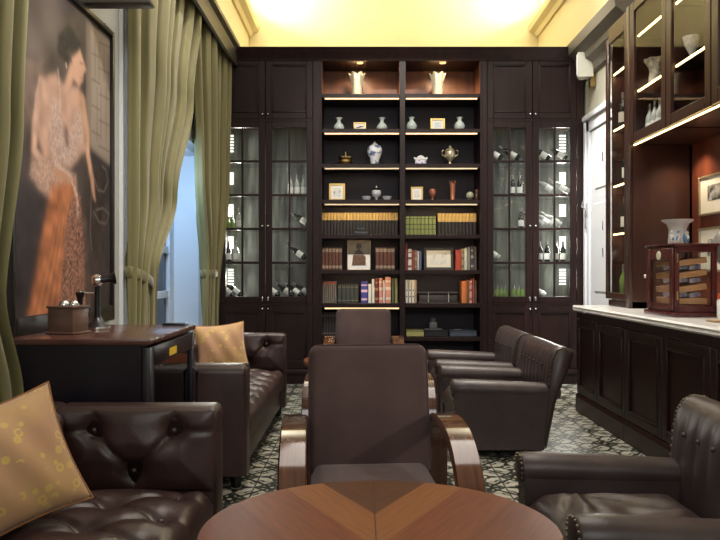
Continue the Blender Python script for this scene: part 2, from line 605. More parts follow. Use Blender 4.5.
# white door in the right wall
b = B()
b.box(XR - 0.035, XR, 7.36, 7.50, 0, 2.80, 0.006)
b.box(XR - 0.05, XR - 0.03, 7.44, 7.50, 0, 2.80, 0.008)
b.box(XR - 0.035, XR, 6.25, 7.50, 2.68, 2.80, 0.006)
b.box(XR - 0.06, XR, 6.22, 7.52, 2.80, 2.86, 0.01)
struct('trim_door_casing', b, M['white_trim'])
b = B()
b.box(XR - 0.02, XR, 6.26, 7.35, 0, 2.67, 0.004)
for z0, z1 in ((0.2, 0.85), (1.0, 1.9), (2.05, 2.55)):
    b.box(XR - 0.028, XR - 0.015, 6.4, 7.2, z0, z1, 0.01)
dr = struct('door_1', b, M['white_trim'])
b = B()
for zz in (0.5, 1.35, 1.62, 2.3):
    b.box(XR - 0.035, XR - 0.018, 6.93, 6.955, zz, zz + 0.09, 0.003)
struct('door_hinge', b, M['chrome'], parent=dr)
b = B()
b.tube([(XR - 0.05, 7.40, 1.86), (XR - 0.10, 7.40, 1.89), (XR - 0.09, 7.38, 1.95)], 0.008)
b.tube([(XR - 0.05, 7.40, 1.80), (XR - 0.05, 7.40, 1.93)], 0.007)
b.tube([(XR - 0.05, 7.40, 1.82), (XR - 0.055, 7.42, 1.66)], 0.006)
tag(obj('coat_hook', b, M['chrome']), 'small metal hook fixed to the white door casing', 'hook')

# small speakers
t = thing('wall_speaker', 'small white loudspeaker high on the wall beside the bookcase', 'speaker', (XR, 7.26, 3.18))
Mr = Matrix.Translation((-0.10, 0, 0.16)) @ Matrix.Rotation(R(-20), 4, 'Z') @ Matrix.Scale(0.85, 4)
obj('speaker_body', B().prism([(-0.09, -0.08), (0.09, -0.06), (0.09, 0.06), (-0.09, 0.08)], 'z', -0.15, 0.15, Mr), M['cream'], t)
obj('speaker_grille', B().box(-0.105, -0.088, -0.07, 0.07, -0.13, 0.13, 0.02, 3, Mr), M['white_trim'], t)
obj('wall_bracket', B().box(-0.06, 0.0, -0.03, 0.03, -0.06, 0.16, 0.005), M['brass'], t)
t = thing('wall_box', 'dark brown box high on the left wall above the painting', 'box', (XL, 4.0, 2.68))
obj('box_body', B().box(0, 0.36, -0.13, -0.06, 0.02, 0.45, 0.006), M['pelmet'], t)
obj('bottom_lip', B().box(0, 0.385, -0.15, -0.055, 0, 0.03, 0.008), M['pelmet'], t)
t = obj('hanging_cord', B().tube([(XL + 0.012, 4.17, 2.68), (XL + 0.012, 4.17, 2.45)], 0.012), M['pelmet'])
tag(t, 'dark cord hanging down the wall from the brown box', 'cord')


# ------------------------------------------------------------------ fitted bookcase on the back wall
def fx(x, Y=YF): return (x - VX) * Y / F
def fz(y, Y=YF): return H - (y - VY) * Y / F


def panel_door(b, x0, x1, z0, z1, y, fr=0.07, th=0.024):
    """framed panel door in the x-z plane, its front face at y"""
    g = 0.002
    x0 += g; x1 -= g; z0 += g; z1 -= g
    b.box(x0, x0 + fr, y, y + th, z0, z1, 0.004, 1)
    b.box(x1 - fr, x1, y, y + th, z0, z1, 0.004, 1)
    b.box(x0 + fr, x1 - fr, y, y + th, z0, z0 + fr, 0.004, 1)
    b.box(x0 + fr, x1 - fr, y, y + th, z1 - fr, z1, 0.004, 1)
    b.box(x0 + fr - 0.002, x1 - fr + 0.002, y + 0.012, y + th, z0 + fr - 0.002, z1 - fr + 0.002)
    q = fr
    for (a0, a1, c0_, c1_) in ((x0 + q, x1 - q, z0 + q, z0 + q + 0.014), (x0 + q, x1 - q, z1 - q - 0.014, z1 - q), (x0 + q, x0 + q + 0.014, z0 + q, z1 - q), (x1 - q - 0.014, x1 - q, z0 + q, z1 - q)):
        b.box(a0, a1, y - 0.004, y + 0.014, c0_, c1_, 0.005, 2)


def glass_door(b, x0, x1, z0, z1, y, cols, rows, fr=0.07, th=0.026):
    b.box(x0, x0 + fr, y, y + th, z0, z1, 0.004, 1)
    b.box(x1 - fr, x1, y, y + th, z0, z1, 0.004, 1)
    b.box(x0 + fr, x1 - fr, y, y + th, z0, z0 + fr, 0.004, 1)
    b.box(x0 + fr, x1 - fr, y, y + th, z1 - fr, z1, 0.004, 1)
    for i in range(1, cols):
        q = x0 + fr + (x1 - x0 - 2 * fr) * i / cols
        b.box(q - 0.011, q + 0.011, y + 0.004, y + th - 0.004, z0 + fr, z1 - fr, 0.004, 1)
    for i in range(1, rows):
        q = z0 + fr + (z1 - z0 - 2 * fr) * i / rows
        b.box(x0 + fr, x1 - fr, y + 0.003, y + th - 0.004, q - 0.013, q + 0.013, 0.004, 1)


ZT = 3.60
Z_PL = fz(369)           # top of the plinth
Z_LD = fz(303)           # bottom of the glass doors
Z_GT = fz(121)           # top of the glass doors
Z_UB, Z_UT = fz(119), fz(58)
DEP = 0.45


def display_cabinet(x0, x1, door_xs, label, light_side):
    """tall wine cabinet; door_xs are the four glass door edges"""
    t = thing('display_cabinet', label, 'cabinet', ((x0 + x1) / 2, YF + 0.0, 0))
    ox = (x0 + x1) / 2
    a, c = x0 - ox, x1 - ox
    D = [q - ox for q in door_xs]
    b = B()
    y0, y1 = 0.026, DEP
    b.box(a, a + 0.03, y0, y1, 0.0, ZT - 0.1)
    b.box(c - 0.03, c, y0, y1, 0.0, ZT - 0.1)
    for z in (0.12, Z_LD + 0.01, Z_GT + 0.005, ZT - 0.13):
        b.box(a + 0.03, c - 0.03, y0, y1, z - 0.012, z + 0.012)
    # face frame around the doors
    b.box(a, D[0], -0.004, 0.026, 0.1, ZT - 0.1, 0.003, 1)
    b.box(D[3], c, -0.004, 0.026, 0.1, ZT - 0.1, 0.003, 1)
    b.box(D[0], D[3], -0.002, 0.026, Z_GT, Z_UB)
    b.box(D[0], D[3], -0.002, 0.026, fz(305), Z_LD)
    obj('carcass', b, M['case'], t, False)
    b = B()
    b.box(a, c, -0.02, 0.02, 0.0, 0.10, 0.004, 1)
    b.box(a, c, -0.035, 0.02, 0.10, Z_PL, 0.01, 2)
    obj('plinth', b, M['case'], t)
    b = B().prism([(0.03, ZT - 0.13), (-0.01, ZT - 0.13), (-0.02, ZT - 0.09), (-0.05, ZT - 0.06), (-0.06, ZT - 0.02), (-0.075, ZT), (DEP, ZT), (DEP, ZT - 0.1), (0.03, ZT - 0.1)], 'x', a, c)
    obj('cornice', b, M['case'], t)
    b = B()
    b.box(a + 0.03, c - 0.03, y1 - 0.02, y1, 0.13, ZT - 0.14)
    b.box(a + 0.03, a + 0.034, 0.03, y1 - 0.02, Z_LD + 0.03, Z_GT - 0.01)
    b.box(c - 0.034, c - 0.03, 0.03, y1 - 0.02, Z_LD + 0.03, Z_GT - 0.01)
    obj('lining', b, M['wine_in'], t, False)
    zs = [Z_LD + 0.022]
    gz0, gz1 = Z_LD + 0.07, Z_GT - 0.07
    for i in range(1, 5):
        q = gz0 + (gz1 - gz0) * i / 5
        obj('shelf', B().box(a + 0.036, c - 0.036, 0.04, y1 - 0.022, q - 0.008, q + 0.002), M['glass'], t, False)
        zs.append(q + 0.002)
    for i in (0, 2):
        d = obj('glass_door', (lambda bb: (glass_door(bb, D[i] + 0.002, D[i + 1] - 0.002, Z_LD, Z_GT, 0, 2, 5), bb)[1])(B()), M['case'], t)
        obj('door_pane', B().box(D[i] + 0.06, D[i + 1] - 0.06, 0.011, 0.015, Z_LD + 0.06, Z_GT - 0.06), M['glass'], d, False)
        kx = D[i + 1] - 0.03 if i == 0 else D[i] + 0.03
        obj('door_knob', B().ball((kx, -0.018, fz(226)), 0.013).box(kx - 0.004, kx + 0.004, -0.012, 0.002, fz(226) - 0.004, fz(226) + 0.004), M['chrome'], d)
        obj('door_latch', B().box(kx - 0.008, kx + 0.008, -0.012, 0.001, Z_LD + 0.02, Z_LD + 0.07, 0.004), M['chrome'], d)
        d = obj('upper_door', (lambda bb: (panel_door(bb, D[i], D[i + 1], Z_UB, Z_UT, 0), bb)[1])(B()), M['case'], t)
        obj('door_knob', B().ball((kx, -0.016, Z_UB + 0.05), 0.012), M['chrome'], d)
        d = obj('lower_door', (lambda bb: (panel_door(bb, D[i], D[i + 1], Z_PL, fz(305), 0), bb)[1])(B()), M['case'], t)
        obj('door_knob', B().ball((kx, -0.016, fz(305) - 0.04), 0.012), M['chrome'], d)
    # vertical light bar on the outer side, one piece per shelf bay
    lx = a + 0.06 if light_side < 0 else c - 0.10
    b = B()
    for i in range(5):
        za = zs[i] + 0.16
        zb = (zs[i + 1] if i < 4 else Z_GT) - 0.06
        n = 6
        for k in range(n):
            zc_ = za + (zb - za) * (k + 0.5) / n
            b.box(lx - 0.035, lx + 0.035, y1 - 0.034, y1 - 0.022, zc_ - 0.008, zc_ + 0.008)
    obj('light_bar', b, M['led_white'], t, False)
    return t, zs


LX0, LX1 = fx(222), fx(320)
RX0, RX1 = fx(482), fx(583)
cabL, zsL = display_cabinet(LX0 - 0.05, LX1, [fx(219), fx(265.3), fx(265.3), fx(313)], 'tall dark glass-fronted wine cabinet beside the green curtain', -1)
cabR, zsR = display_cabinet(RX0, RX1, [fx(487), fx(532.5), fx(532.5), fx(577)], 'tall dark glass-fronted wine cabinet beside the white door', 1)

# centre bookcase
CX0, CX1 = LX1, RX0
DV0, DV1 = fx(400), fx(405)
t = thing('bookcase', 'wide dark open bookcase between the two wine cabinets', 'bookcase', (0, YF, 0))
b = B()
b.box(CX0 + 0.001, CX0 + 0.018, 0, DEP, 0.1, ZT - 0.1)
b.box(CX1 - 0.018, CX1 - 0.001, 0, DEP, 0.1, ZT - 0.1)
b.box(DV0, DV1, 0, DEP, 0.1, ZT - 0.1)
b.box(CX0 + 0.001, CX1 - 0.001, 0.0, DEP, ZT - 0.12, ZT - 0.09)
obj('carcass', b, M['case'], t, False)
b = B()
b.box(CX0, CX1, -0.02, 0.02, 0.0, 0.10, 0.004, 1)
b.box(CX0, CX1, -0.035, DEP, 0.10, Z_PL, 0.01, 2)
obj('plinth', b, M['case'], t)
b = B().prism([(0.03, ZT - 0.13), (-0.01, ZT - 0.13), (-0.02, ZT - 0.09), (-0.05, ZT - 0.06), (-0.06, ZT - 0.02), (-0.075, ZT), (DEP, ZT), (DEP, ZT - 0.1), (0.03, ZT - 0.1)], 'x', CX0, CX1)
obj('cornice', b, M['case'], t)
SH = [93.5, 128.5, 163.5, 199.5, 234.5, 270.0, 303.5, 337.0]       # pixel rows of the shelf tops' front edges
SZ = [fz(q) for q in SH]
SZL, SZR = SZ, SZ
NZ = SZ[0] - 0.04
obj('back_panel', B().box(CX0 + 0.01, CX1 - 0.01, DEP - 0.02, DEP, 0.12, NZ), M['case_in'], t, False)
b = B()
b.box(CX0 + 0.018, CX1 - 0.018, DEP - 0.02, DEP, NZ, ZT - 0.1)
for xa, xb_ in ((CX0 + 0.019, DV0 - 0.001), (DV1 + 0.001, CX1 - 0.019)):
    b.box(xa, xa + 0.004, 0.01, DEP - 0.02, SZ[0], ZT - 0.125)
    b.box(xb_ - 0.004, xb_, 0.01, DEP - 0.02, SZ[0], ZT - 0.125)
obj('niche_lining', b, M['niche_wood'], t, False)
for z in SZ:
    for xa, xb_ in ((CX0 + 0.019, DV0 - 0.001), (DV1 + 0.001, CX1 - 0.019)):
        obj('shelf', B().box(xa, xb_, 0.005, DEP - 0.021, z - 0.045, z, 0.004, 1), M['case'], t)
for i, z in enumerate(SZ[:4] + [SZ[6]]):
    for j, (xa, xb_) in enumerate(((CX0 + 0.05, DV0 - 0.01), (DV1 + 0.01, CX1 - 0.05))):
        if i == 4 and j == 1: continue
        obj('glow_strip', B().box(xa, xb_, 0.008, 0.022, z - 0.060, z - 0.046), M['led'] if i in (0, 1, 4) else M['edge_glow'], t, False)  # on the dim shelves the glow imitates an edge highlight, no lamp
for xa, xb_ in ((CX0, DV0), (DV1, CX1)):
    cx_ = (xa + xb_) / 2
    obj('niche_lamp', B().lathe([(0.035, 0), (0.035, 0.012), (0.03, 0.012)], 16, None, cx_, 0.07, ZT - 0.133), M['led'], t)
    spot('niche_spot', (cx_, YF + 0.07, ZT - 0.15), (cx_, YF + 0.2, 2.9), 30, 150, WARM, 0.9, 0.03)
    for i, e in ((2, 0.3), (3, 1.2), (4, 0.5), (5, 0.9)):
        area('shelf_fill_light', (cx_, YF + 0.03, SZ[i] - 0.052), (R(18), 0, 0), 0.7, 0.008, e, (1.0, 0.74, 0.46))  # lamps added under the middle shelves to light the books
for x_, e in ((LX0 + 0.12, 5), (RX1 - 0.12, 5)):
    for i in range(5):
        area('cabinet_bar_light', (x_, YF + 0.40, zsL[i] + 0.2), (R(-90), 0, R(20 if x_ < 0 else -20)), 0.08, 0.2, e * 0.85, (1.0, 0.97, 0.88))


# ------------------------------------------------------------------ things in the bookcase
YS = YF + 0.16      # typical depth of what stands on the shelves


def sx(x, Y=YS): return (x - VX) * Y / F


def lathe_thing(name, prof, m, loc, label, cat, group=None, n=24):
    o = obj(name, B().lathe(prof, n), m, None, True, 50, loc)
    return tag(o, label, cat, group)


M['cream_vase'] = mat('cream cut glass', (0.88, 0.82, 0.62), 0.3, c2=(0.74, 0.65, 0.45), scale=40, bump=0.3, bscale=60)
M['blue_white'] = mat('blue and white porcelain', (0.80, 0.80, 0.80), 0.2, c2=(0.14, 0.19, 0.34), scale=16, lo=0.52, hi=0.58)
M['blue_white_fig'] = mat('white porcelain with blue figures', (0.82, 0.82, 0.80), 0.2, c2=(0.10, 0.25, 0.42), scale=22, lo=0.50, hi=0.56)
for i, (x, lab) in enumerate(((357, 'cream fluted flower vase in the lit niche over the left shelves'), (437.5, 'cream fluted flower vase in the lit niche over the right shelves'))):
    # scalloped mouth
    rings = []
    for r, z in ((0.055, 0), (0.058, 0.03), (0.054, 0.08), (0.058, 0.15), (0.072, 0.21), (0.083, 0.25), (0.078, 0.25), (0.06, 0.2), (0.045, 0.1), (0.01, 0.09)):
        s = max(0, (z - 0.12) / 0.13)
        rings.append([((r + 0.012 * s * math.cos(6 * a)) * math.cos(a), (r + 0.012 * s * math.cos(6 * a)) * math.sin(a), z + 0.014 * s * math.cos(6 * a)) for a in [2 * PI * k / 36 for k in range(36)]])
    o = obj('flower_vase', B().loft(rings), M['cream_vase'], None, True, 60, (sx(x), YS, SZ[0]))
    tag(o, lab, 'vase')
pv = [(0.03, 0), (0.055, 0.02), (0.062, 0.045), (0.045, 0.075), (0.022, 0.10), (0.02, 0.125), (0.04, 0.15), (0.034, 0.15), (0.012, 0.12)]
for x, lab in ((339, 'small pale bottle vase to the left of the gilt picture with a plane'), (382, 'small pale bottle vase to the right of the gilt picture with a plane')):
    lathe_thing('bottle_vase', pv, M['celadon'], (sx(x), YS, SZ[1]), lab, 'vase')
pv2 = [(0.03, 0), (0.052, 0.03), (0.06, 0.06), (0.045, 0.095), (0.022, 0.115), (0.02, 0.13), (0.036, 0.155), (0.03, 0.155), (0.012, 0.12)]
for x, lab in ((411.5, 'round celadon vase left of the square gilt frame on the right shelf'), (459.5, 'round celadon vase right of the square gilt frame on the right shelf')):
    lathe_thing('round_vase', pv2, M['celadon'], (sx(x), YS, SZ[1]), lab, 'vase')


def pic_mat(name, bg, fg, scale, lo=0.55, hi=0.62):
    return mat(name, bg, 0.5, c2=fg, scale=scale, lo=lo, hi=hi)


def standing_frame(name, x0, x1, y0, y1, Z, fm, pm, label, bw=0.014, mount=0.02, Y=None, extra=None):
    """framed picture leaning slightly on a shelf; pixel extents give its size"""
    Y = Y or YS
    wd = (x1 - x0) * Y / F
    ht = (y1 - y0) * Y / F
    t = thing(name, label, 'picture frame', ((x0 + x1 - 2 * VX) / 2 * Y / F, Y, Z))
    Mr = Matrix.Rotation(R(-5), 4, 'X')
    b = B()
    h = wd / 2
    b.box(-h, -h + bw, -0.008, 0.012, 0, ht, 0.003, 1, Mr)
    b.box(h - bw, h, -0.008, 0.012, 0, ht, 0.003, 1, Mr)
    b.box(-h + bw, h - bw, -0.008, 0.012, 0, bw, 0.003, 1, Mr)
    b.box(-h + bw, h - bw, -0.008, 0.012, ht - bw, ht, 0.003, 1, Mr)
    obj('frame_border', b, fm, t)
    obj('mount', B().box(-h + bw, h - bw, 0.0, 0.008, bw, ht - bw, 0, 1, Mr), M['linen'], t, False)
    if extra:
        extra(t, h, ht, Mr)
    else:
        g = bw + mount
        obj('picture', B().box(-h + g, h - g, -0.002, 0.002, g, ht - g, 0, 1, Mr), pm, t, False)
    return t


def plane_pic(t, h, ht, Mr):
    b = B()
    b.prism([(-h + 0.03, ht * .45), (-0.01, ht * .52), (0.005, ht * .62), (0.02, ht * .55), (h - 0.025, ht * .62), (h - 0.03, ht * .5), (0.0, ht * .42), (-h + 0.03, ht * .38)], 'y', -0.003, 0.0, Mr)
    obj('picture', b, M['black'], t, False)


standing_frame('gilt_frame', 353.5, 366, 119, 128.3, SZ[1], M['gold'], None, 'small gilt frame with a dark plane silhouette between pale vases', extra=plane_pic)
standing_frame('gilt_frame', 430.5, 445, 115, 128.3, SZ[1], M['gold'], pic_mat('faint sketch', (0.62, 0.66, 0.68), (0.75, 0.75, 0.7), 30), 'square gilt frame with a pale sketch on the right upper shelf', 0.022, 0.022)
standing_frame('gilt_frame', 329, 345, 181.5, 199.3, SZ[3], M['gold'], pic_mat('ink sketch', (0.75, 0.74, 0.7), (0.12, 0.12, 0.14), 22), 'gilt frame with an ink sketch beside the crystal urn', 0.022, 0.03)
standing_frame('gilt_frame', 411, 423, 185, 199.3, SZ[3], M['gold'], pic_mat('line drawing', (0.75, 0.74, 0.7), (0.35, 0.34, 0.3), 18), 'thin gilt frame with a line drawing beside the copper goblet', 0.016, 0.022)
# brass bowl with lid
t = thing('brass_censer', 'squat brass lidded bowl on the third left shelf', 'bowl', (sx(345.5), YS, SZ[2]))
obj('bowl', B().lathe([(0.04, 0), (0.075, 0.01), (0.088, 0.035), (0.075, 0.06), (0.06, 0.066), (0.01, 0.066)], 24), M['brass'], t)
obj('lid', B().lathe([(0.062, 0.067), (0.08, 0.08), (0.082, 0.095), (0.03, 0.105), (0.012, 0.11), (0.01, 0.15), (0.002, 0.155)], 24), M['brass'], t)
t = thing('ginger_jar', 'white porcelain jar with blue painting on the third left shelf', 'jar', (sx(374.7), YS, SZ[2]))
obj('jar_body', B().lathe([(0.04, 0), (0.045, 0.02), (0.055, 0.07), (0.08, 0.14), (0.083, 0.18), (0.065, 0.215), (0.035, 0.225), (0.01, 0.225)], 28), M['blue_white'], t)
obj('lid', B().lathe([(0.038, 0.226), (0.03, 0.24), (0.012, 0.248), (0.012, 0.262), (0.002, 0.268)], 20), M['porcelain'], t)
# crystal urn and two dishes
t = thing('crystal_urn', 'lidded crystal urn between two small glass dishes', 'urn', (sx(376.5), YS, SZ[3]))
obj('urn_body', B().lathe([(0.03, 0), (0.012, 0.015), (0.012, 0.03), (0.045, 0.055), (0.055, 0.09), (0.05, 0.115), (0.01, 0.115)], 20), M['glass_clear'], t)
obj('lid', B().lathe([(0.05, 0.117), (0.035, 0.135), (0.012, 0.145), (0.012, 0.165), (0.002, 0.172)], 20), M['chrome'], t)
for x, s_ in ((366.5, 'left'), (387, 'right')):
    M_d = M['glass_clear']
    t = lathe_thing('glass_dish', [(0.028, 0), (0.03, 0.008), (0.05, 0.03), (0.056, 0.05), (0.05, 0.05), (0.025, 0.014)], M_d, (sx(x), YS, SZ[3]), 'small shallow glass dish to the %s of the crystal urn' % s_, 'dish')
# white house ornament
t = thing('house_ornament', 'white house-shaped ornament with an arched roof', 'ornament', (sx(420.5), YS, SZ[2]))
M['lilac'] = mat('white and violet china', (0.75, 0.73, 0.78), 0.3, c2=(0.25, 0.2, 0.45), scale=35, lo=0.55, hi=0.6)
obj('house_body', B().box(-0.06, 0.06, -0.03, 0.03, 0, 0.062, 0.004), M['lilac'], t)
obj('roof', B().prism([(-0.07, 0.064), (0.07, 0.064), (0.075, 0.09), (0.045, 0.082), (0.03, 0.1), (0, 0.112), (-0.03, 0.1), (-0.045, 0.082), (-0.075, 0.09)], 'y', -0.034, 0.034), M['porcelain'], t)
# trophy
t = thing('trophy_cup', 'ornate silver-gilt two-handled cup on a slender foot', 'trophy', (sx(450), YS, SZ[2]))
M['silvergilt'] = mat('silver gilt', (0.62, 0.54, 0.36), 0.35, 0.6)
obj('cup_body', B().lathe([(0.03, 0), (0.02, 0.012), (0.012, 0.04), (0.03, 0.06), (0.055, 0.09), (0.06, 0.13), (0.052, 0.16), (0.01, 0.16)], 10), M['silvergilt'], t)
obj('lid', B().lathe([(0.058, 0.161), (0.04, 0.185), (0.014, 0.195), (0.016, 0.215), (0.002, 0.23)], 10), M['silvergilt'], t)
for s in (-1, 1):
    obj('handle', B().tube([(s * 0.055, 0, 0.10), (s * 0.085, 0, 0.12), (s * 0.088, 0, 0.16), (s * 0.07, 0, 0.17)], 0.008), M['silvergilt'], t)
M['copper'] = mat('copper', (0.42, 0.16, 0.09), 0.35, 0.5)
lathe_thing('copper_goblet', [(0.03, 0), (0.012, 0.015), (0.012, 0.035), (0.035, 0.065), (0.04, 0.1), (0.034, 0.13), (0.028, 0.13), (0.01, 0.06)], M['copper'], (sx(432.5), YS, SZ[3]), 'small copper goblet on the fourth right shelf', 'goblet')
t = thing('carved_vase', 'tall copper cylinder vase with a spiky rim', 'vase', (sx(452.5), YS, SZ[3]))
obj('vase_body', B().lathe([(0.028, 0), (0.03, 0.012), (0.024, 0.02), (0.028, 0.1), (0.03, 0.19), (0.024, 0.19), (0.02, 0.1)], 16), M['copper'], t)
b = B()
for k in range(7):
    a = 2 * PI * k / 7
    b.tube([(0.024 * math.cos(a), 0.024 * math.sin(a), 0.19), (0.036 * math.cos(a), 0.036 * math.sin(a), 0.225)], [0.007, 0.002], 6)
obj('rim_spikes', b, M['copper'], t)
t = thing('globe_ornament', 'small pale globe on a dark stand at the shelf end', 'globe', (sx(470), YS, SZ[3]))
obj('stand', B().box(-0.045, 0.045, -0.03, 0.03, 0, 0.018, 0.004), M['dark'], t)
M['globe'] = mat('pale stone globe', (0.42, 0.42, 0.27), 0.3, c2=(0.55, 0.54, 0.4), scale=12)
obj('ball', B().ball((0, 0, 0.06), 0.042, n=20, m=14), M['globe'], t)
tag(obj('wooden_block', B().box(-0.012, 0.012, -0.05, 0.05, 0, 0.125, 0.003), M['bentwood'], None, True, 40, (sx(476.6), YS + 0.03, SZ[3])), 'upright wooden plaque behind the small globe at the shelf end', 'plaque')

# ---- books
bookmats = {}


def bmat(c, rough=0.55):
    k = tuple(c)
    if k not in bookmats:
        bookmats[k] = mat('book cloth', c, rough)
    return bookmats[k]


M['book_gold'] = mat('gilt book binding', (0.55, 0.38, 0.12), 0.4, c2=(0.40, 0.26, 0.08), scale=30)


def book(w_, h_, d_, cover, loc, label, group, bands=None, spine_top=None, lean=0.0):
    """upright book with its spine to the room: cover, page block and decoration are parts"""
    t = thing('book', label, 'book', loc, 0.0, group)
    t.rotation_euler = (0, lean, 0)
    b = B()
    hw = w_ / 2
    th = min(0.003, w_ * 0.15)
    n = 6
    pr = [(hw * math.cos(PI + PI * k / n), 0.006 * -math.sin(PI * k / n)) for k in range(n + 1)]
    b.prism([(p[0], p[1]) for p in pr] + [(hw, 0.006), (-hw, 0.006)], 'z', 0, h_)
    b.box(-hw, -hw + th, 0.006, d_, 0, h_)
    b.box(hw - th, hw, 0.006, d_, 0, h_)
    obj('cover', b, cover, t, False)
    obj('page_block', B().box(-hw + th, hw - th, 0.007, d_ - 0.006, 0.003, h_ - 0.004), M['paper'], t, False)
    if bands:
        for z0, z1 in bands[0]:
            b = B().prism([(p[0] * 1.01, p[1] - 0.0012) for p in pr] + [(hw, 0.004), (-hw, 0.004)], 'z', z0 * h_, z1 * h_)
            obj('spine_band', b, bands[1], t, False)
    return t


def book_run(x0, x1, n, ytop, Z, cover, label, group, bands=None, d=0.19, jit=0.004):
    """n alike volumes standing close together between two pixel columns"""
    Y = YS - 0.02
    X0, X1 = sx(x0, Y), sx(x1, Y)
    zt = H - (ytop - VY) * Y / F
    step = (X1 - X0) / n
    proto = None
    for i in range(n):
        loc = (X0 + step * (i + 0.5), Y + random.uniform(-jit, jit), Z)
        if proto is None:
            proto = book(step * 0.93, zt - Z, d, cover, loc, label, group, bands)
        else:
            dup(proto, loc, 0, label, group)


G = 'row of black books with gilt tops'
blackgold = ([(0.66, 0.985)], M['book_gold'])
black = bmat((0.022, 0.016, 0.014))
book_run(320.5, 398, 24, 212.5, SZ[4], black, 'black book with a gilt upper spine in the long left shelf row', 'black gilt-topped books on the left shelf', blackgold)
greenband = ([(0.30, 0.34), (0.55, 0.60), (0.86, 0.9)], bmat((0.035, 0.05, 0.02)))
book_run(404.8 + 0.6, 436, 8, 216.5, SZ[4], bmat((0.20, 0.23, 0.07)), 'olive green ribbed volume on the fifth right shelf', 'olive green volumes on the right shelf', greenband)
book_run(437.5, 476.5, 11, 213, SZ[4], black, 'black book with a gilt upper spine beside the green volumes', 'black gilt-topped books beside the green volumes', ([(0.6, 0.985)], M['book_gold']))
redbrown = bmat((0.13, 0.05, 0.032))
rb = ([(0.8, 0.95), (0.08, 0.2)], bmat((0.35, 0.27, 0.2)))
book_run(321.5, 342.2, 6, 247.5, SZ[5], redbrown, 'brown leather volume left of the tall portrait picture', 'brown leather volumes left of the portrait', rb)
book_run(375.5, 395, 5, 247.5, SZ[5], redbrown, 'brown leather volume right of the tall portrait picture', 'brown leather volumes right of the portrait', rb)
book_run(319.5 + 1, 336.5, 8, 281.5, SZ[6], bmat((0.16, 0.14, 0.125)), 'grey volume with a red top band at the end of the shelf', 'grey volumes with red tops', ([(0.9, 0.985)], bmat((0.35, 0.05, 0.035))))
book_run(337.5, 358.5, 5, 284.5, SZ[6], bmat((0.045, 0.05, 0.042)), 'dark grey-green volume beside the grey red-topped volumes', 'dark grey-green volumes', ([(0.12, 0.16), (0.84, 0.88)], bmat((0.22, 0.2, 0.14))))
book_run(320.5, 337, 6, 312.5, SZ[7], bmat((0.04, 0.032, 0.036)), 'dark volume on the lowest left shelf beside the brown chair', 'dark volumes on the lowest shelf', ([(0.1, 0.13), (0.85, 0.88)], bmat((0.25, 0.2, 0.17))))
# singles: (x0, x1, ytop, colour, band colour, label)
singles = [
    (6, 361, 367.6, 281.5, (0.06, 0.06, 0.30), (0.7, 0.5, 0.6), 'blue book with a pale printed spine'),
    (6, 368.2, 371.6, 284, (0.70, 0.70, 0.66), None, 'white book next to the blue book'),
    (6, 372, 374.6, 279, (0.75, 0.72, 0.62), None, 'tall cream book leaning beside the white book'),
    (6, 375, 378.5, 278.5, (0.12, 0.025, 0.03), (0.4, 0.2, 0.1), 'dark crimson book beside the tall cream book'),
    (6, 379, 382.8, 278, (0.62, 0.24, 0.18), (0.7, 0.6, 0.5), 'coral red book with a pale band'),
    (6, 383.2, 384.9, 280, (0.75, 0.7, 0.66), None, 'thin white book between two coral books'),
    (6, 385.3, 391, 277, (0.66, 0.30, 0.22), (0.75, 0.6, 0.5), 'wide coral book near the centre divider'),
    (6, 391.8, 394.6, 278.5, (0.10, 0.12, 0.05), None, 'thin dark green book at the divider'),
    (6, 395, 397.8, 278.5, (0.30, 0.27, 0.12), None, 'thin olive book touching the divider'),
    (5, 405.3, 407.2, 243.5, (0.32, 0.06, 0.045), None, 'thin red book at the left end of the right shelf'),
    (5, 407.8, 411.8, 249, (0.72, 0.68, 0.64), (0.2, 0.1, 0.1), 'white book with dark lettering bars left of the landscape frame'),
    (5, 412.2, 414, 250, (0.35, 0.08, 0.07), None, 'thin crimson book beside the white book'),
    (5, 414.4, 416.8, 250, (0.24, 0.15, 0.10), (0.5, 0.3, 0.2), 'brown paperback left of the landscape frame'),
    (5, 417.2, 419.2, 251, (0.6, 0.58, 0.54), None, 'thin grey-white book left of the landscape frame'),
    (5, 419.6, 421.4, 251, (0.12, 0.15, 0.3), None, 'thin blue book left of the landscape frame'),
    (5, 455.5, 461, 250, (0.48, 0.07, 0.04), None, 'thick red book right of the landscape frame'),
    (5, 461.4, 463.8, 249, (0.45, 0.32, 0.16), (0.2, 0.1, 0.1), 'tan book beside the thick red book'),
    (5, 464.2, 467.4, 248.5, (0.66, 0.64, 0.50), None, 'cream book beside the tan book'),
    (5, 467.8, 470.2, 247, (0.28, 0.28, 0.26), None, 'grey book on the right shelf end'),
    (5, 470.6, 473.8, 246.5, (0.09, 0.075, 0.07), (0.4, 0.35, 0.3), 'dark book with pale bars near the shelf end'),
    (5, 474.2, 476.6, 246.5, (0.13, 0.10, 0.09), None, 'dark brown book touching the shelf end'),
    (6, 461.5, 466.8, 281, (0.52, 0.17, 0.05), None, 'thick orange book beside the document tray'),
    (6, 467.2, 468.8, 281, (0.25, 0.09, 0.05), None, 'thin rust book beside the orange book'),
    (6, 469.2, 472.2, 280, (0.56, 0.36, 0.28), (0.25, 0.1, 0.1), 'peach book with dark bars on the shelf end'),
    (6, 472.6, 474.6, 278.5, (0.34, 0.07, 0.06), None, 'tall red book on the shelf end'),
    (6, 475, 476.8, 280.5, (0.10, 0.08, 0.07), None, 'thin dark book at the very end of the shelf'),
]
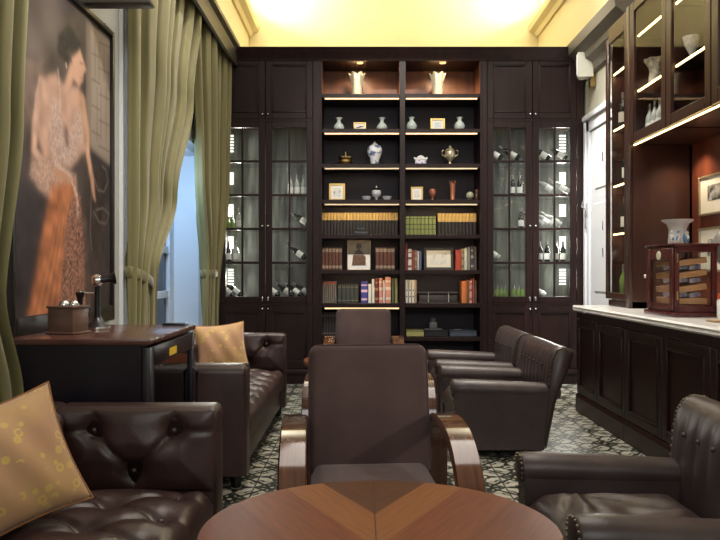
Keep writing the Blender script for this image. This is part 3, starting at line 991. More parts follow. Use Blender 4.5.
for si, x0, x1, yt, c, bc, lab in singles:
    Y = YS - 0.02
    zt = H - (yt - VY) * Y / F
    z0 = SZ[si]
    book((x1 - x0) * Y / F * 0.95, zt - z0, 0.18, bmat(c), (sx((x0 + x1) / 2, Y), Y, z0), lab, 'assorted books', ([(0.12, 0.22), (0.5, 0.62), (0.8, 0.86)], bmat(bc)) if bc else None)
# white binders
for k, (x0, x1, lab) in enumerate(((402.8 + 2.6, 408.2, 'white ring binder standing first at the divider'), (408.6, 411.4, 'white ring binder second from the divider'), (411.8, 414.6, 'white ring binder third from the divider'), (415, 416.6, 'thin tan binder beside the white binders'))):
    Y = YS - 0.02
    wd = (x1 - x0) * Y / F
    z0 = SZ[6]
    ht = H - (280 - VY) * Y / F - z0
    t = thing('ring_binder', lab, 'binder', (sx((x0 + x1) / 2, Y), Y, z0))
    obj('cover', B().box(-wd / 2 + .0007, wd / 2 - .0007, 0, 0.2, 0, ht, 0.002, 1), bmat((0.72, 0.70, 0.62)) if k < 3 else bmat((0.45, 0.3, 0.2)), t)
    if k < 3:
        b = B()
        for zz in (0.07, 0.14):
            b.lathe([(0.008, 0), (0.008, 0.002)], 12, Matrix.Translation((0, 0, zz)) @ Matrix.Rotation(R(90), 4, 'X'))
        obj('finger_hole', b, M['black'], t)

# portrait picture on the fifth left shelf


def portrait(t, h, ht, Mr):
    obj('picture', B().box(-h + 0.004, h - 0.004, -0.004, 0.0, ht * .52, ht - 0.004, 0, 1, Mr), mat('sepia photograph', (0.10, 0.085, 0.06), 0.5, c2=(0.15, 0.13, 0.09), scale=9), t, False)
    obj('building', B().prism([(-h * .58, ht * .16), (h * .58, ht * .16), (h * .58, ht * .44), (h * .4, ht * .5), (-h * .5, ht * .5)], 'y', -0.0055, -0.001, Mr), mat('brown engraving', (0.16, 0.08, 0.04), 0.6, c2=(0.10, 0.05, 0.03), scale=30), t, False)
    b = B().prism([(-h * .4, ht * .52), (h * .4, ht * .52), (h * .3, ht * .6), (h * .08, ht * .68), (-h * .1, ht * .68), (-h * .32, ht * .6)], 'y', -0.007, -0.003, Mr)
    b.ball((0, -0.004, ht * .8), h * .24, 0.003, ht * .1, 16, 8, Mr)
    obj('sitter', b, bmat((0.02, 0.017, 0.013)), t, False)


standing_frame('portrait_print', 347.2, 370.6, 239.8, 270, SZ[5], bmat((0.50, 0.40, 0.20)), None, 'upright sepia portrait print between brown leather volumes', 0.006, 0.0, extra=portrait)


def landscape(t, h, ht, Mr):
    obj('mat_board', B().box(-h + 0.035, h - 0.035, -0.002, 0.001, 0.03, ht - 0.03, 0, 1, Mr), mat('cream mount', (0.80, 0.76, 0.60), 0.6), t, False)
    obj('picture', B().box(-h + 0.07, h - 0.07, -0.004, -0.001, 0.06, ht - 0.06, 0, 1, Mr), pic_mat('faded watercolour', (0.72, 0.70, 0.62), (0.45, 0.40, 0.32), 14, 0.5, 0.75), t, False)


standing_frame('landscape_frame', 424, 453.5, 247.5, 270, SZ[5], bmat((0.05, 0.045, 0.04)), None, 'wide dark frame with a pale watercolour on the right shelf', 0.03, 0.0, extra=landscape)
# dark inkstand in front of the gilt books
t = thing('inkstand', 'dark inkstand in front of the gilt-topped books', 'inkstand', (sx(361, YF + 0.07), YF + 0.07, SZ[4]))
obj('base', B().box(-0.07, 0.07, -0.03, 0.03, 0, 0.035, 0.006), bmat((0.04, 0.045, 0.055)), t)
obj('well', B().box(-0.045, 0.045, -0.022, 0.022, 0.036, 0.07, 0.006), bmat((0.03, 0.028, 0.025)), t)
obj('lid', B().prism([(-0.065, 0.071), (0.065, 0.071), (0.03, 0.092), (0.01, 0.094), (0, 0.11), (-0.01, 0.094), (-0.035, 0.092)], 'y', -0.02, 0.02), M['black'], t)
# document tray
t = thing('document_tray', 'dark two-tier document tray between binders and orange book', 'tray', (sx(438, YS), YS, SZ[6]))
dt = mat('dark tray leather', (0.05, 0.042, 0.04), 0.4)
obj('tray_box', B().box(-0.21, 0.21, -0.02, 0.16, 0.012, 0.09, 0.006), dt, t)
obj('top_plate', B().box(-0.225, 0.215, -0.04, 0.17, 0.105, 0.118, 0.004), dt, t)
obj('base_plate', B().box(-0.225, 0.225, -0.04, 0.17, 0.0, 0.011, 0.003), dt, t)
for q in (-0.11, 0.11):
    obj('post', B().tube([(q, -0.03, 0.008), (q, -0.03, 0.125)], 0.008), M['chrome'], t)
# lowest right shelf
YY = YF + 0.12


def flat_box(name, x0, x1, yt, c, label, cat='box', lid=0.012):
    wd = (x1 - x0) * YY / F
    ht = H - (yt - VY) * YY / F - SZ[7]
    t = thing(name, label, cat, (sx((x0 + x1) / 2, YY), YY, SZ[7]))
    obj('box_body', B().box(-wd / 2, wd / 2, -0.06, 0.2, 0, ht - lid, 0.004, 1), bmat(c), t)
    obj('lid', B().box(-wd / 2 - 0.002, wd / 2 + 0.002, -0.063, 0.203, ht - lid + .0005, ht, 0.003, 1), bmat(tuple(q * 0.6 for q in c)), t)
    return t, ht


flat_box('storage_box', 406, 423.6, 330, (0.36, 0.34, 0.12), 'flat yellow-green box on the low right shelf')
flat_box('storage_box', 449.2, 476, 330.5, (0.06, 0.075, 0.10), 'flat slate blue box on the low right shelf')
t, hb = flat_box('storage_box', 424.6, 447.4, 330, (0.012, 0.013, 0.017), 'flat black box under the small desk model')
t = thing('desk_model', 'small grey machine model on the flat black box', 'ornament', (sx(433.5, YY), YY + 0.05, SZ[7] + hb))
obj('base', B().box(-0.10, 0.10, -0.04, 0.04, 0, 0.012, 0.003), bmat((0.10, 0.095, 0.09)), t)
obj('engine_block', B().box(-0.042, 0.042, -0.03, 0.03, 0.013, 0.085, 0.008).lathe([(0.03, 0.085), (0.03, 0.125), (0.02, 0.13)], 14), bmat((0.12, 0.115, 0.11)), t)
tag(obj('small_dish', B().lathe([(0.03, 0), (0.05, 0.008), (0.045, 0.008), (0.02, 0.004)], 18), bmat((0.3, 0.25, 0.2)), None, True, 40, (sx(458, YY), YY + 0.02, H - (330.5 - VY) * YY / F + .0005)), 'small tan dish on the slate blue box', 'dish')

# ------------------------------------------------------------------ wine bottles in the cabinets
M['bottle_glass'] = mat('dark bottle glass', (0.012, 0.018, 0.014), 0.12, spec=0.7)
M['green_glass'] = mat('green bottle glass', (0.17, 0.27, 0.06), 0.15, spec=0.7)
M['clear_bottle'] = mat('pale bottle glass', (0.45, 0.47, 0.45), 0.12, spec=0.8)
M['label_paper'] = mat('white label', (0.80, 0.80, 0.77), 0.6)
M['foil'] = mat('bottle foil', (0.30, 0.28, 0.27), 0.3, 0.7)
ORD = ['first', 'second', 'third', 'fourth', 'fifth', 'sixth', 'seventh', 'eighth', 'ninth', 'tenth']
PB = [(0.034, 0), (0.0375, 0.006), (0.0375, 0.165), (0.032, 0.195), (0.016, 0.225), (0.0145, 0.27)]


def bottle_proto(glass, lab=True):
    t = thing('wine_bottle', 'x', 'bottle')
    obj('bottle_body', B().lathe(PB, 16), glass, t, True, 50)
    if lab:
        obj('paper_label', B().lathe([(0.0382, 0.045), (0.0384, 0.046), (0.0384, 0.13), (0.0382, 0.131)], 16), M['label_paper'], t)
    obj('foil_cap', B().lathe([(0.0155, 0.245), (0.0165, 0.246), (0.0165, 0.30), (0.004, 0.302)], 12), M['foil'], t)
    return t


protos = {}
used_proto = set()


def bottle(kind, loc, tilt, rz, label, sc=1.0, group='wine bottles in the display cabinets'):
    if kind not in protos:
        protos[kind] = bottle_proto(M[kind], kind != 'green_glass')
        r = protos[kind]
        r.location = loc
        r['label'] = label
        r['group'] = group
    else:
        r = dup(protos[kind], loc, 0, label, group)
    r.rotation_euler = (tilt, 0, rz)
    r.scale = (sc, sc, sc)
    return r


def cab_bottles(cab, zs, rows, side):
    names = ['bottom', 'second', 'third', 'fourth', 'top']
    for si, kind, xs, mode in rows:
        for k, x in enumerate(xs):
            Y = YF + 0.16
            X = sx(x, Y)
            lab = '%s wine bottle %s, %s from left, %s shelf of the %s cabinet' % ({'bottle_glass': 'dark', 'green_glass': 'green', 'clear_bottle': 'pale'}[kind], {'lie': 'lying tilted', 'stand': 'standing'}[mode], ORD[k], names[si], side)
            if mode == 'stand':
                bottle(kind, (X, Y, zs[si] + 0.001), 0, random.uniform(-1, 1), lab, 0.54 if kind == 'green_glass' else 0.78)
            else:
                # resting on a display cradle: base towards the room, neck up and back
                q = bottle(kind, (X + 0.055, Y, zs[si] + 0.052), 0, 0, lab, 0.86)
                q.rotation_euler = (R(-12), R(-56), 0)


ROWS_L = [(0, 'bottle_glass', [229, 237, 274, 288, 297, 306], 'lie'), (1, 'bottle_glass', [228.5], 'stand'), (1, 'clear_bottle', [236], 'stand'), (2, 'green_glass', [228, 232.5], 'stand'), (2, 'clear_bottle', [239], 'stand'),
          (1, 'bottle_glass', [300.5], 'lie'), (3, 'clear_bottle', [290.5, 297, 303.5], 'stand'), (2, 'bottle_glass', [304.5], 'lie')]
ROWS_R = [(4, 'bottle_glass', [497, 514, 545, 562], 'lie'), (3, 'bottle_glass', [512.5, 519.5], 'stand'), (3, 'clear_bottle', [550, 564], 'lie'), (2, 'clear_bottle', [538, 547, 556], 'lie'), (2, 'bottle_glass', [521], 'stand'),
          (1, 'bottle_glass', [540, 547, 556, 563], 'stand'), (1, 'clear_bottle', [494.5], 'lie'), (0, 'green_glass', [493, 497, 501, 505, 510, 514, 518.5, 522.5], 'stand'), (0, 'clear_bottle', [540], 'lie')]
# ordinals run over everything of one kind and pose on one shelf
cab_bottles(cabL, zsL, ROWS_L, 'curtain-side')
cab_bottles(cabR, zsR, ROWS_R, 'door-side')

# ------------------------------------------------------------------ bar counter and wall unit on the right
XC = 1.86
YC = [6.06, 5.55, 4.95, 4.34, 3.74, 3.14, 2.54]
MR = Matrix.Rotation(R(-90), 4, 'Z')        # local x -> -Y , local front (-y) -> -X
units = [(6.06, 4.95, 'dark panelled bar base unit at the bookcase end of the counter'), (4.95, 3.74, 'dark panelled bar base unit below the cigar cabinet'), (3.74, 2.54, 'dark panelled bar base unit behind the foreground leather armchair')]
for ya, yb, lab in units:
    t = thing('base_cabinet', lab, 'cabinet', (XC, (ya + yb) / 2, 0), R(-90), 'bar counter base units')
    hw = (ya - yb) / 2 - 0.001
    b = B().box(-hw, hw, 0.026, XN - XC - 0.002, 0.02, 0.858)
    obj('carcass', b, M['counter_wood'], t, False)
    b = B().box(-hw, hw, -0.012, 0.03, 0.0, 0.13, 0.004, 1)
    b.prism([(-0.012, 0.13), (0.0, 0.155), (0.03, 0.155), (0.03, 0.13)], 'x', -hw, hw)
    obj('plinth', b, M['counter_wood'], t)
    obj('top_rail', B().box(-hw, hw, 0.0, 0.026, 0.80, 0.858, 0.003, 1), M['counter_wood'], t)
    mid = 0 if ya < 6 else (6.06 + 4.95) / 2 - 5.55
    for x0, x1 in ((-hw, mid), (mid, hw)):
        d = obj('door', (lambda bb: (panel_door(bb, x0, x1, 0.157, 0.798, 0.0, 0.06), bb)[1])(B()), M['counter_wood'], t)
t = thing('worktop', 'white marble worktop along the whole bar counter', 'worktop', (0, 0, 0))
b = B()
b.prism([(1.84, 0.862), (1.828, 0.875), (1.832, 0.888), (1.826, 0.90), (1.84, 0.912), (XN - 0.002, 0.912), (XN - 0.002, 0.862)], 'y', 2.54, 6.08)
obj('slab', b, M['marble'], t)

# tall unit and bridge
XU = 2.13
t = thing('glazed_wall_cabinet', 'tall narrow glazed mahogany cabinet standing on the marble worktop', 'cabinet', (XU, 5.775, 0.913), R(-90))
hw = 0.27
dp = XN - XU - 0.002
HT = 3.3 - 0.913
b = B()
b.box(-hw, -hw + 0.025, 0.026, dp, 0, HT)
b.box(hw - 0.025, hw, 0.0, dp, 0, HT)
b.box(-hw, hw, dp - 0.02, dp, 0, HT)
b.box(-hw, hw, 0.0, dp, 0, 0.05)
b.box(-hw, hw, 0.0, dp, HT - 0.1, HT)
obj('carcass', b, M['upper_wood'], t, False)
TS = [0.05]
for i, z in enumerate((1.53, 1.94, 2.42, 2.9)):
    z -= 0.913
    TS.append(z + 0.003)
    obj('shelf', B().box(-hw + 0.026, hw - 0.026, 0.04, dp - 0.022, z - 0.018, z), M['upper_wood'], t, False)
    obj('glow_strip', B().box(-hw + 0.03, hw - 0.03, 0.03, 0.04, z - 0.016, z - 0.004), M['led_bridge'], t, False)
    area('wall_cabinet_strip_light', (XU + 0.05, 5.775, z + 0.913 - 0.022), (0, R(-25), 0), 0.012, 0.44, 0.7, (1.0, 0.66, 0.34))
d = obj('glass_door', (lambda bb: (glass_door(bb, -hw + 0.002, hw - 0.06, 0.06, HT - 0.11, -0.028, 1, 1, 0.055), bb)[1])(B()), M['upper_wood'], t)
obj('door_pane', B().box(-hw + 0.05, hw - 0.11, -0.016, -0.012, 0.1, HT - 0.15), M['glass'], d, False)
obj('pilaster', B().box(hw - 0.058, hw, -0.03, 0.0, 0, HT, 0.006), M['upper_wood'], t)
for (y_, si, kind, lab) in ((5.93, 0, 'green_glass', 'green bottle at the bottom of the tall glazed cabinet'), (5.90, 1, 'bottle_glass', 'dark bottle on the second shelf of the tall glazed cabinet'), (5.87, 2, 'bottle_glass', 'dark bottle on the third shelf of the tall glazed cabinet'), (5.95, 3, 'bottle_glass', 'dark bottle on the upper shelf of the tall glazed cabinet')):
    bottle(kind, (XU + 0.09, y_, 0.913 + TS[si] + 0.002), 0, R(90), lab, 1.0, 'bottles in the tall glazed cabinet')

# bridge cabinets
ZB = 2.20
bridge = [(5.50, 4.845, 'glazed mahogany wall cabinet above the cigar cabinet holding a crystal vase', True), (4.843, 4.22, 'glazed mahogany wall cabinet at the top right corner of the bar', True), (4.218, 3.5, 'plain mahogany wall cabinet nearest over the bar', False)]
for ya, yb, lab, gl in bridge:
    t = thing('wall_cabinet', lab, 'cabinet', (XU, (ya + yb) / 2, ZB), R(-90), 'bar wall cabinets')
    hw = (ya - yb) / 2 - 0.001
    hh = 3.3 - ZB
    b = B()
    b.box(-hw, -hw + 0.02, 0.0, dp, 0, hh)
    b.box(hw - 0.02, hw, 0.0, dp, 0, hh)
    b.box(-hw, hw, dp - 0.02, dp, 0, hh)
    b.box(-hw, hw, 0.0, dp, 0, 0.03)
    b.box(-hw, hw, 0.0, dp, hh - 0.03, hh)
    obj('carcass', b, M['upper_wood'], t, False)
    obj('glow_strip', B().box(-hw, hw, 0.003, 0.016, -0.007, 0.0), M['led_bridge'], t, False)
    if gl:
        for z in (0.42, 0.85):
            obj('shelf', B().box(-hw + 0.022, hw - 0.022, 0.03, dp - 0.022, z - 0.018, z), M['upper_wood'], t, False)
            obj('shelf_light', B().box(-hw + 0.04, hw - 0.04, 0.02, 0.032, z - 0.015, z - 0.004), M['led_bridge'], t, False)
        d = obj('glass_door', (lambda bb: (glass_door(bb, -hw + 0.002, hw - 0.002, 0.004, hh - 0.004, -0.028, 1, 1, 0.075), bb)[1])(B()), M['upper_wood'], t)
        obj('door_pane', B().box(-hw + 0.07, hw - 0.07, -0.016, -0.012, 0.07, hh - 0.07), M['glass'], d, False)
    else:
        obj('door', (lambda bb: (panel_door(bb, -hw + 0.002, hw - 0.002, 0.004, hh - 0.004, -0.028, 0.075), bb)[1])(B()), M['upper_wood'], t)
# crystal vases and small bottles in the wall cabinets
rings = []
for r, z in ((0.05, 0), (0.052, 0.05), (0.045, 0.1), (0.055, 0.15), (0.085, 0.2), (0.078, 0.2), (0.045, 0.14), (0.01, 0.06)):
    s = max(0, (z - 0.1) / 0.1)
    rings.append([((r + 0.01 * s * math.cos(8 * a)) * math.cos(a), (r + 0.01 * s * math.cos(8 * a)) * math.sin(a), z) for a in [2 * PI * k / 32 for k in range(32)]])
tag(obj('crystal_vase', B().loft(rings), mat('cut glass', (0.7, 0.66, 0.55), 0.15, c2=(0.35, 0.33, 0.28), scale=30, bump=0.4, bscale=40), None, True, 60, (XU + 0.11, 5.34, ZB + 0.421)), 'cut crystal vase inside the glazed cabinet above the bar', 'vase')
for y_, lab in ((5.42, 'pale bottle first from the corner inside the glazed cabinet'), (5.325, 'pale bottle second from the corner inside the glazed cabinet'), (5.23, 'pale bottle third from the corner inside the glazed cabinet')):
    bottle('clear_bottle', (XU + 0.10, y_, ZB + 0.032), 0, R(90), lab, 0.9, 'pale bottles over the bar')
tag(obj('crystal_bowl', B().lathe([(0.04, 0), (0.012, 0.02), (0.016, 0.05), (0.05, 0.12), (0.06, 0.17), (0.055, 0.17), (0.012, 0.06)], 12), M['glass_clear'], None, True, 40, (XU + 0.10, 4.735, ZB + 0.421)), 'crystal bowl inside the wall cabinet at the top right corner', 'bowl')
# alcove lining below the bridge
b = B().box(XN - 0.012, XN - 0.001, 3.5, 5.49, 0.914, ZB - 0.001)
tag(obj('alcove_panel', b, mat('alcove mahogany', (0.17, 0.045, 0.025), 0.35, c2=(0.11, 0.03, 0.017), scale=2.5, stretch=(5, 5, 0.5)), None, False), 'red mahogany back panel of the bar alcove behind the frames', 'panel')
spot('alcove_downlight', (2.42, 5.28, 2.17), (2.5, 5.3, 1.0), 15, 120, WARM, 0.8, 0.02)
spot('alcove_downlight', (2.42, 4.5, 2.17), (2.5, 4.5, 1.0), 15, 120, WARM, 0.8, 0.02)


def wall_picture(ya, yb, z0, z1, label):
    t = thing('picture_frame', label, 'picture frame', (XN - 0.013, (ya + yb) / 2, z0), R(-90), 'framed photographs in the bar alcove')
    h = (ya - yb) / 2
    ht = z1 - z0
    b = B()
    bw = 0.018
    b.box(-h, -h + bw, -0.025, 0, 0, ht, 0.004)
    b.box(h - bw, h, -0.025, 0, 0, ht, 0.004)
    b.box(-h + bw, h - bw, -0.025, 0, 0, bw, 0.004)
    b.box(-h + bw, h - bw, -0.025, 0, ht - bw, ht, 0.004)
    obj('frame_border', b, mat('silver gilt frame', (0.36, 0.30, 0.20), 0.35, 0.5), t)
    obj('mount', B().box(-h + bw, h - bw, -0.012, -0.002, bw, ht - bw), M['linen'], t, False)
    b = B().box(-h * .42, h * .42, -0.014, -0.011, ht * .36, ht * .74)
    obj('photograph', b, pic_mat('black and white photograph', (0.05, 0.05, 0.05), (0.55, 0.55, 0.55), 14, 0.45, 0.6), t, False)


wall_picture(5.34, 4.90, 1.62, 1.92, 'framed black and white photograph, upper one in the bar alcove')
wall_picture(5.34, 4.90, 1.20, 1.53, 'framed black and white photograph, lower one behind the cigar cabinet')

# cigar humidor
t = thing('cigar_cabinet', 'small glazed red wood cigar cabinet on the marble worktop', 'cabinet', (2.115, 4.64, 0.913), R(3))
M['red_wood'] = mat('red mahogany gloss', (0.095, 0.017, 0.016), 0.25, c2=(0.065, 0.011, 0.011), scale=3, stretch=(5, 5, 0.6), coat=0.3)
W2, D2, HH = 0.138, 0.19, 0.47
b = B()
for sx_ in (-1, 1):
    for sy_ in (-1, 1):
        b.box(sx_ * W2, sx_ * (W2 - 0.03), sy_ * D2, sy_ * (D2 - 0.03), 0.035, HH - 0.02, 0.003, 1)
b.box(-W2, W2, -D2, D2, 0.03, 0.075, 0.003, 1)
b.box(-W2, W2, -D2, D2, HH - 0.055, HH - 0.015, 0.003, 1)
obj('carcass', b, M['red_wood'], t)
obj('base', B().box(-W2 - 0.02, W2 + 0.02, -D2 - 0.02, D2 + 0.02, 0, 0.03, 0.008, 2), M['red_wood'], t)
obj('top', B().box(-W2 - 0.012, W2 + 0.012, -D2 - 0.012, D2 + 0.012, HH - 0.016, HH, 0.006, 2), M['red_wood'], t)
obj('back_pane', B().box(-W2 + 0.03, W2 - 0.03, D2 - 0.013, D2 - 0.01, 0.075, HH - 0.055).box(W2 - 0.013, W2 - 0.01, -D2 + 0.03, D2 - 0.03, 0.075, HH - 0.055), M['glass'], t, False)
obj('front_pane', B().box(-W2 + 0.03, W2 - 0.03, -D2 + 0.01, -D2 + 0.013, 0.075, HH - 0.055), M['glass'], t, False)
# door on the room side
b = B()
b.box(-W2 - 0.012, -W2 - 0.0005, -D2 + 0.01, -D2 + 0.055, 0.045, HH - 0.03, 0.003, 1)
b.box(-W2 - 0.012, -W2 - 0.0005, D2 - 0.055, D2 - 0.01, 0.045, HH - 0.03, 0.003, 1)
b.box(-W2 - 0.012, -W2 - 0.0005, -D2 + 0.055, D2 - 0.055, 0.045, 0.085, 0.003, 1)
b.box(-W2 - 0.012, -W2 - 0.0005, -D2 + 0.055, D2 - 0.055, HH - 0.10, HH - 0.03, 0.003, 1)
d = obj('door', b, M['red_wood'], t)
obj('door_pane', B().box(-W2 - 0.008, -W2 - 0.005, -D2 + 0.05, D2 - 0.05, 0.08, HH - 0.09), M['glass'], d, False)
obj('door_knob', B().ball((-W2 - 0.03, D2 - 0.03, HH * .55), 0.013), M['chrome'], d)
obj('hygrometer', B().lathe([(0.026, 0), (0.03, 0.003), (0.026, 0.008), (0.004, 0.008)], 18, Matrix.Translation((-W2 - 0.011, 0, HH - 0.075)) @ Matrix.Rotation(R(-90), 4, 'Y')), mat('cream dial', (0.7, 0.66, 0.48), 0.3), d)
b = B()
for zz in (0.11, HH - 0.12):
    b.box(-W2 + 0.01, -W2 + 0.02, -D2 - 0.006, -D2 - 0.0005, zz, zz + 0.055, 0.002)
obj('hinge', b, M['brass'], d)
M['cedar'] = mat('cedar tray', (0.56, 0.31, 0.15), 0.5, c2=(0.46, 0.24, 0.11), scale=4, stretch=(1, 8, 8))
for k, z in enumerate((0.08, 0.165, 0.255, 0.335)):
    tl = R((0, 7, 7, 6)[k])
    Mx = Matrix.Translation((0, 0, z)) @ Matrix.Rotation(-tl * 1.2, 4, 'Y')
    obj('cedar_tray', B().box(-W2 + 0.045, W2 - 0.045, -D2 + 0.035, D2 - 0.03, 0, 0.038, 0.002, 1, Mx), M['cedar'], t)
cg = mat('cigar box paper', (0.62, 0.62, 0.66), 0.5, c2=(0.12, 0.16, 0.38), scale=25)
k = 0
for z in (0.12, 0.215, 0.30):
    for q in (-0.065, 0.022):
        k += 1
        Mw = Matrix.Translation((2.115, 4.64, 0.913)) @ Matrix.Rotation(R(3), 4, 'Z')
        p = Mw @ Vector((q + 0.015, -0.02, z + 0.004))
        o = obj('cigar_pack', B().box(-0.038, 0.038, -0.09, 0.09, 0, 0.03, 0.002, 1), cg, None, True, 40, tuple(p))
        o.rotation_euler = (0, R(-8), R(3))
        tag(o, 'small blue and white cigar pack, %s side, on the %s cedar tray' % ('left' if q < 0 else 'right', ('lowest', 'middle', 'upper')[(k - 1) // 2]), 'cigar pack', 'cigar packs in the cigar cabinet')
# vase on top
t = thing('porcelain_vase', 'white flared vase with blue figures on top of the cigar cabinet', 'vase', (2.10, 4.66, 0.913 + 0.471))
n = 28
obj('vase_body', B().lathe([(0.055, 0), (0.06, 0.01), (0.056, 0.05), (0.056, 0.1), (0.07, 0.135), (0.098, 0.155), (0.102, 0.163), (0.094, 0.163), (0.06, 0.13), (0.045, 0.05), (0.01, 0.03)], n), M['porcelain'], t)
b = B()
for k in range(4):
    a = R(-150 + 42 * k)
    p = (0.058 * math.cos(a), 0.058 * math.sin(a))
    b.ball((p[0], p[1], 0.035), 0.016, 0.016, 0.034, 10, 6)
    b.ball((p[0], p[1], 0.075), 0.011, 0.011, 0.013, 8, 6)
obj('painted_figure', b, M['blue_white_fig'], t)
# things at the right edge of the counter
t = thing('silver_urn', 'rounded grey silver urn at the right edge of the counter', 'urn', (2.345, 4.50, 0.913))
M['pewter'] = mat('grey pewter', (0.36, 0.35, 0.34), 0.35, 0.5)
obj('pedestal', B().lathe([(0.05, 0), (0.05, 0.03), (0.02, 0.05), (0.02, 0.30), (0.035, 0.33)], 20), M['dark'], t)
obj('urn_body', B().lathe([(0.036, 0.331), (0.065, 0.36), (0.085, 0.43), (0.075, 0.51), (0.045, 0.56), (0.05, 0.575), (0.01, 0.575)], 24), M['pewter'], t)
t = thing('storage_jar', 'white jar with a red-orange lid at the right edge of the counter', 'jar', (2.235, 4.30, 0.913))
obj('jar_body', B().lathe([(0.045, 0), (0.05, 0.02), (0.05, 0.11), (0.045, 0.12), (0.01, 0.12)], 20), M['porcelain'], t)
obj('lid', B().lathe([(0.047, 0.121), (0.047, 0.15), (0.02, 0.165), (0.004, 0.166)], 20), mat('orange red lid', (0.5, 0.09, 0.03), 0.4), t)
tag(obj('coaster', B().box(-0.06, 0.06, -0.05, 0.05, 0, 0.012, 0.004), mat('cork', (0.34, 0.22, 0.12), 0.7), None, True, 40, (2.06, 4.02, 0.913)), 'square tan coaster on the marble near the cigar cabinet', 'coaster')


# ------------------------------------------------------------------ upholstered pieces
def tuft_slab(b, w_, h_, th, nx, ny, bx, by, M_, depth=0.028, puff=0.03, edge=0.03, creases=True):
    """deep-buttoned pad: local x,y in the plane, z out; bx by are button counts"""
    buttons = []
    for j in range(by):
        off = 0.5 if j % 2 else 0.0
        n = bx - (1 if j % 2 else 0)
        for i in range(n):
            buttons.append((-w_ / 2 + w_ * (i + 0.5 + off) / bx, -h_ / 2 + h_ * (j + 0.5) / by))
    cr = []
    dx = w_ / bx
    dy = h_ / by
    for i, p in enumerate(buttons):
        for q in buttons[i + 1:]:
            if abs(abs(q[0] - p[0]) - dx / 2) < 0.01 and abs(abs(q[1] - p[1]) - dy) < 0.01:
                cr.append((p, q))
    ce = []
    if creases and bx > 1:
        for x, y in buttons:
            if y + dy > h_ / 2: ce.append(((x, y), (x, h_ / 2)))
            if y - dy < -h_ / 2: ce.append(((x, y), (x, -h_ / 2)))
            if x + dx > w_ / 2: ce.append(((x, y), (w_ / 2, y)))
            if x - dx < -w_ / 2: ce.append(((x, y), (-w_ / 2, y)))
    top = []
    for j in range(ny + 1):
        for i in range(nx + 1):
            x = -w_ / 2 + w_ * i / nx
            y = -h_ / 2 + h_ * j / ny
            ex = min(x + w_ / 2, w_ / 2 - x)
            ey = min(y + h_ / 2, h_ / 2 - y)
            e = 1.0
            for q in (ex, ey):
                s = min(q / edge, 1.0)
                e *= math.sqrt(max(0.0, 1 - (1 - s) ** 2))
            z = th * (0.55 + 0.45 * e) + puff * e * min(1, min(ex, ey) / 0.12)
            d = min((x - q[0]) ** 2 + (y - q[1]) ** 2 for q in buttons) if buttons else 9
            z -= depth * math.exp(-d / 0.0016) + depth * 0.45 * math.exp(-d / 0.010)
            cm = 0
            for p, q, wt in [(a_, b_, 1.0) for a_, b_ in cr] + [(a_, b_, 0.45) for a_, b_ in ce]:
                vx_, vy_ = q[0] - p[0], q[1] - p[1]
                t_ = max(0, min(1, ((x - p[0]) * vx_ + (y - p[1]) * vy_) / (vx_ * vx_ + vy_ * vy_)))
                dd = (x - p[0] - t_ * vx_) ** 2 + (y - p[1] - t_ * vy_) ** 2
                cm = max(cm, wt * math.exp(-dd / 0.00022))
            z -= depth * 0.45 * cm * e
            top.append((x, y, z))
    W = nx + 1
    fs = []
    for j in range(ny):
        for i in range(nx):
            fs.append((j * W + i, j * W + i + 1, (j + 1) * W + i + 1, (j + 1) * W + i))
    # skirt
    bd = [i for i in range(W)] + [j * W + nx for j in range(1, ny + 1)] + [ny * W + i for i in range(nx - 1, -1, -1)] + [j * W for j in range(ny - 1, 0, -1)]
    n0 = len(top)
    vs = top + [(top[i][0], top[i][1], 0.0) for i in bd]
    m = len(bd)
    for k in range(m):
        l = (k + 1) % m
        fs.append((bd[l], bd[k], n0 + k, n0 + l))
    fs.append(tuple(n0 + k for k in range(m)))
    b.add(vs, fs, M_)
    return buttons


def buttons_as_parts(name, buttons, M_, z, parent):
    for x, y in buttons:
        obj(name, B().ball((x, y, z), 0.011, 0.011, 0.006, 10, 6, M_), M['leather'], parent)


def rr_profile(x0, x1, z0, z1, r, n=5):
    """rectangle with rounded top corners, in 2D"""
    p = [(x0, z0), (x1, z0)]
    for k in range(n + 1):
        a = PI / 2 * k / n
        p.append((x1 - r + r * math.cos(a), z1 - r + r * math.sin(a)))
    for k in range(n + 1):
        a = PI / 2 + PI / 2 * k / n
        p.append((x0 + r + r * math.cos(a), z1 - r + r * math.sin(a)))
    return p


def rounded_bar(b, axis, a0, a1, x0, x1, z0, z1, r, er=0.03, M_=None):
    """bar with rounded top and softened ends, extruded along axis"""
    rings = []
    cx, cz = (x0 + x1) / 2, (z0 + z1) / 2
    seq = []
    for k in range(5):
        a = PI / 2 * k / 4
        seq.append((a0 + er * (1 - math.sin(a)), er * (1 - math.cos(a))))
    seq = [(a0 + er * (1 - math.cos(PI / 2 * k / 4)), er * (1 - math.sin(PI / 2 * k / 4))) for k in range(5)]
    seq += [(a1 - q[0] + a0, q[1]) for q in reversed(seq)]
    for t_, ins in seq:
        pr = rr_profile(x0 + ins, x1 - ins, z0, z1 - ins, max(0.004, r - ins))
        rings.append([(p[0], t_, p[1]) if axis == 'y' else (t_, p[0], p[1]) for p in pr])
    b.loft(rings, True, M_)


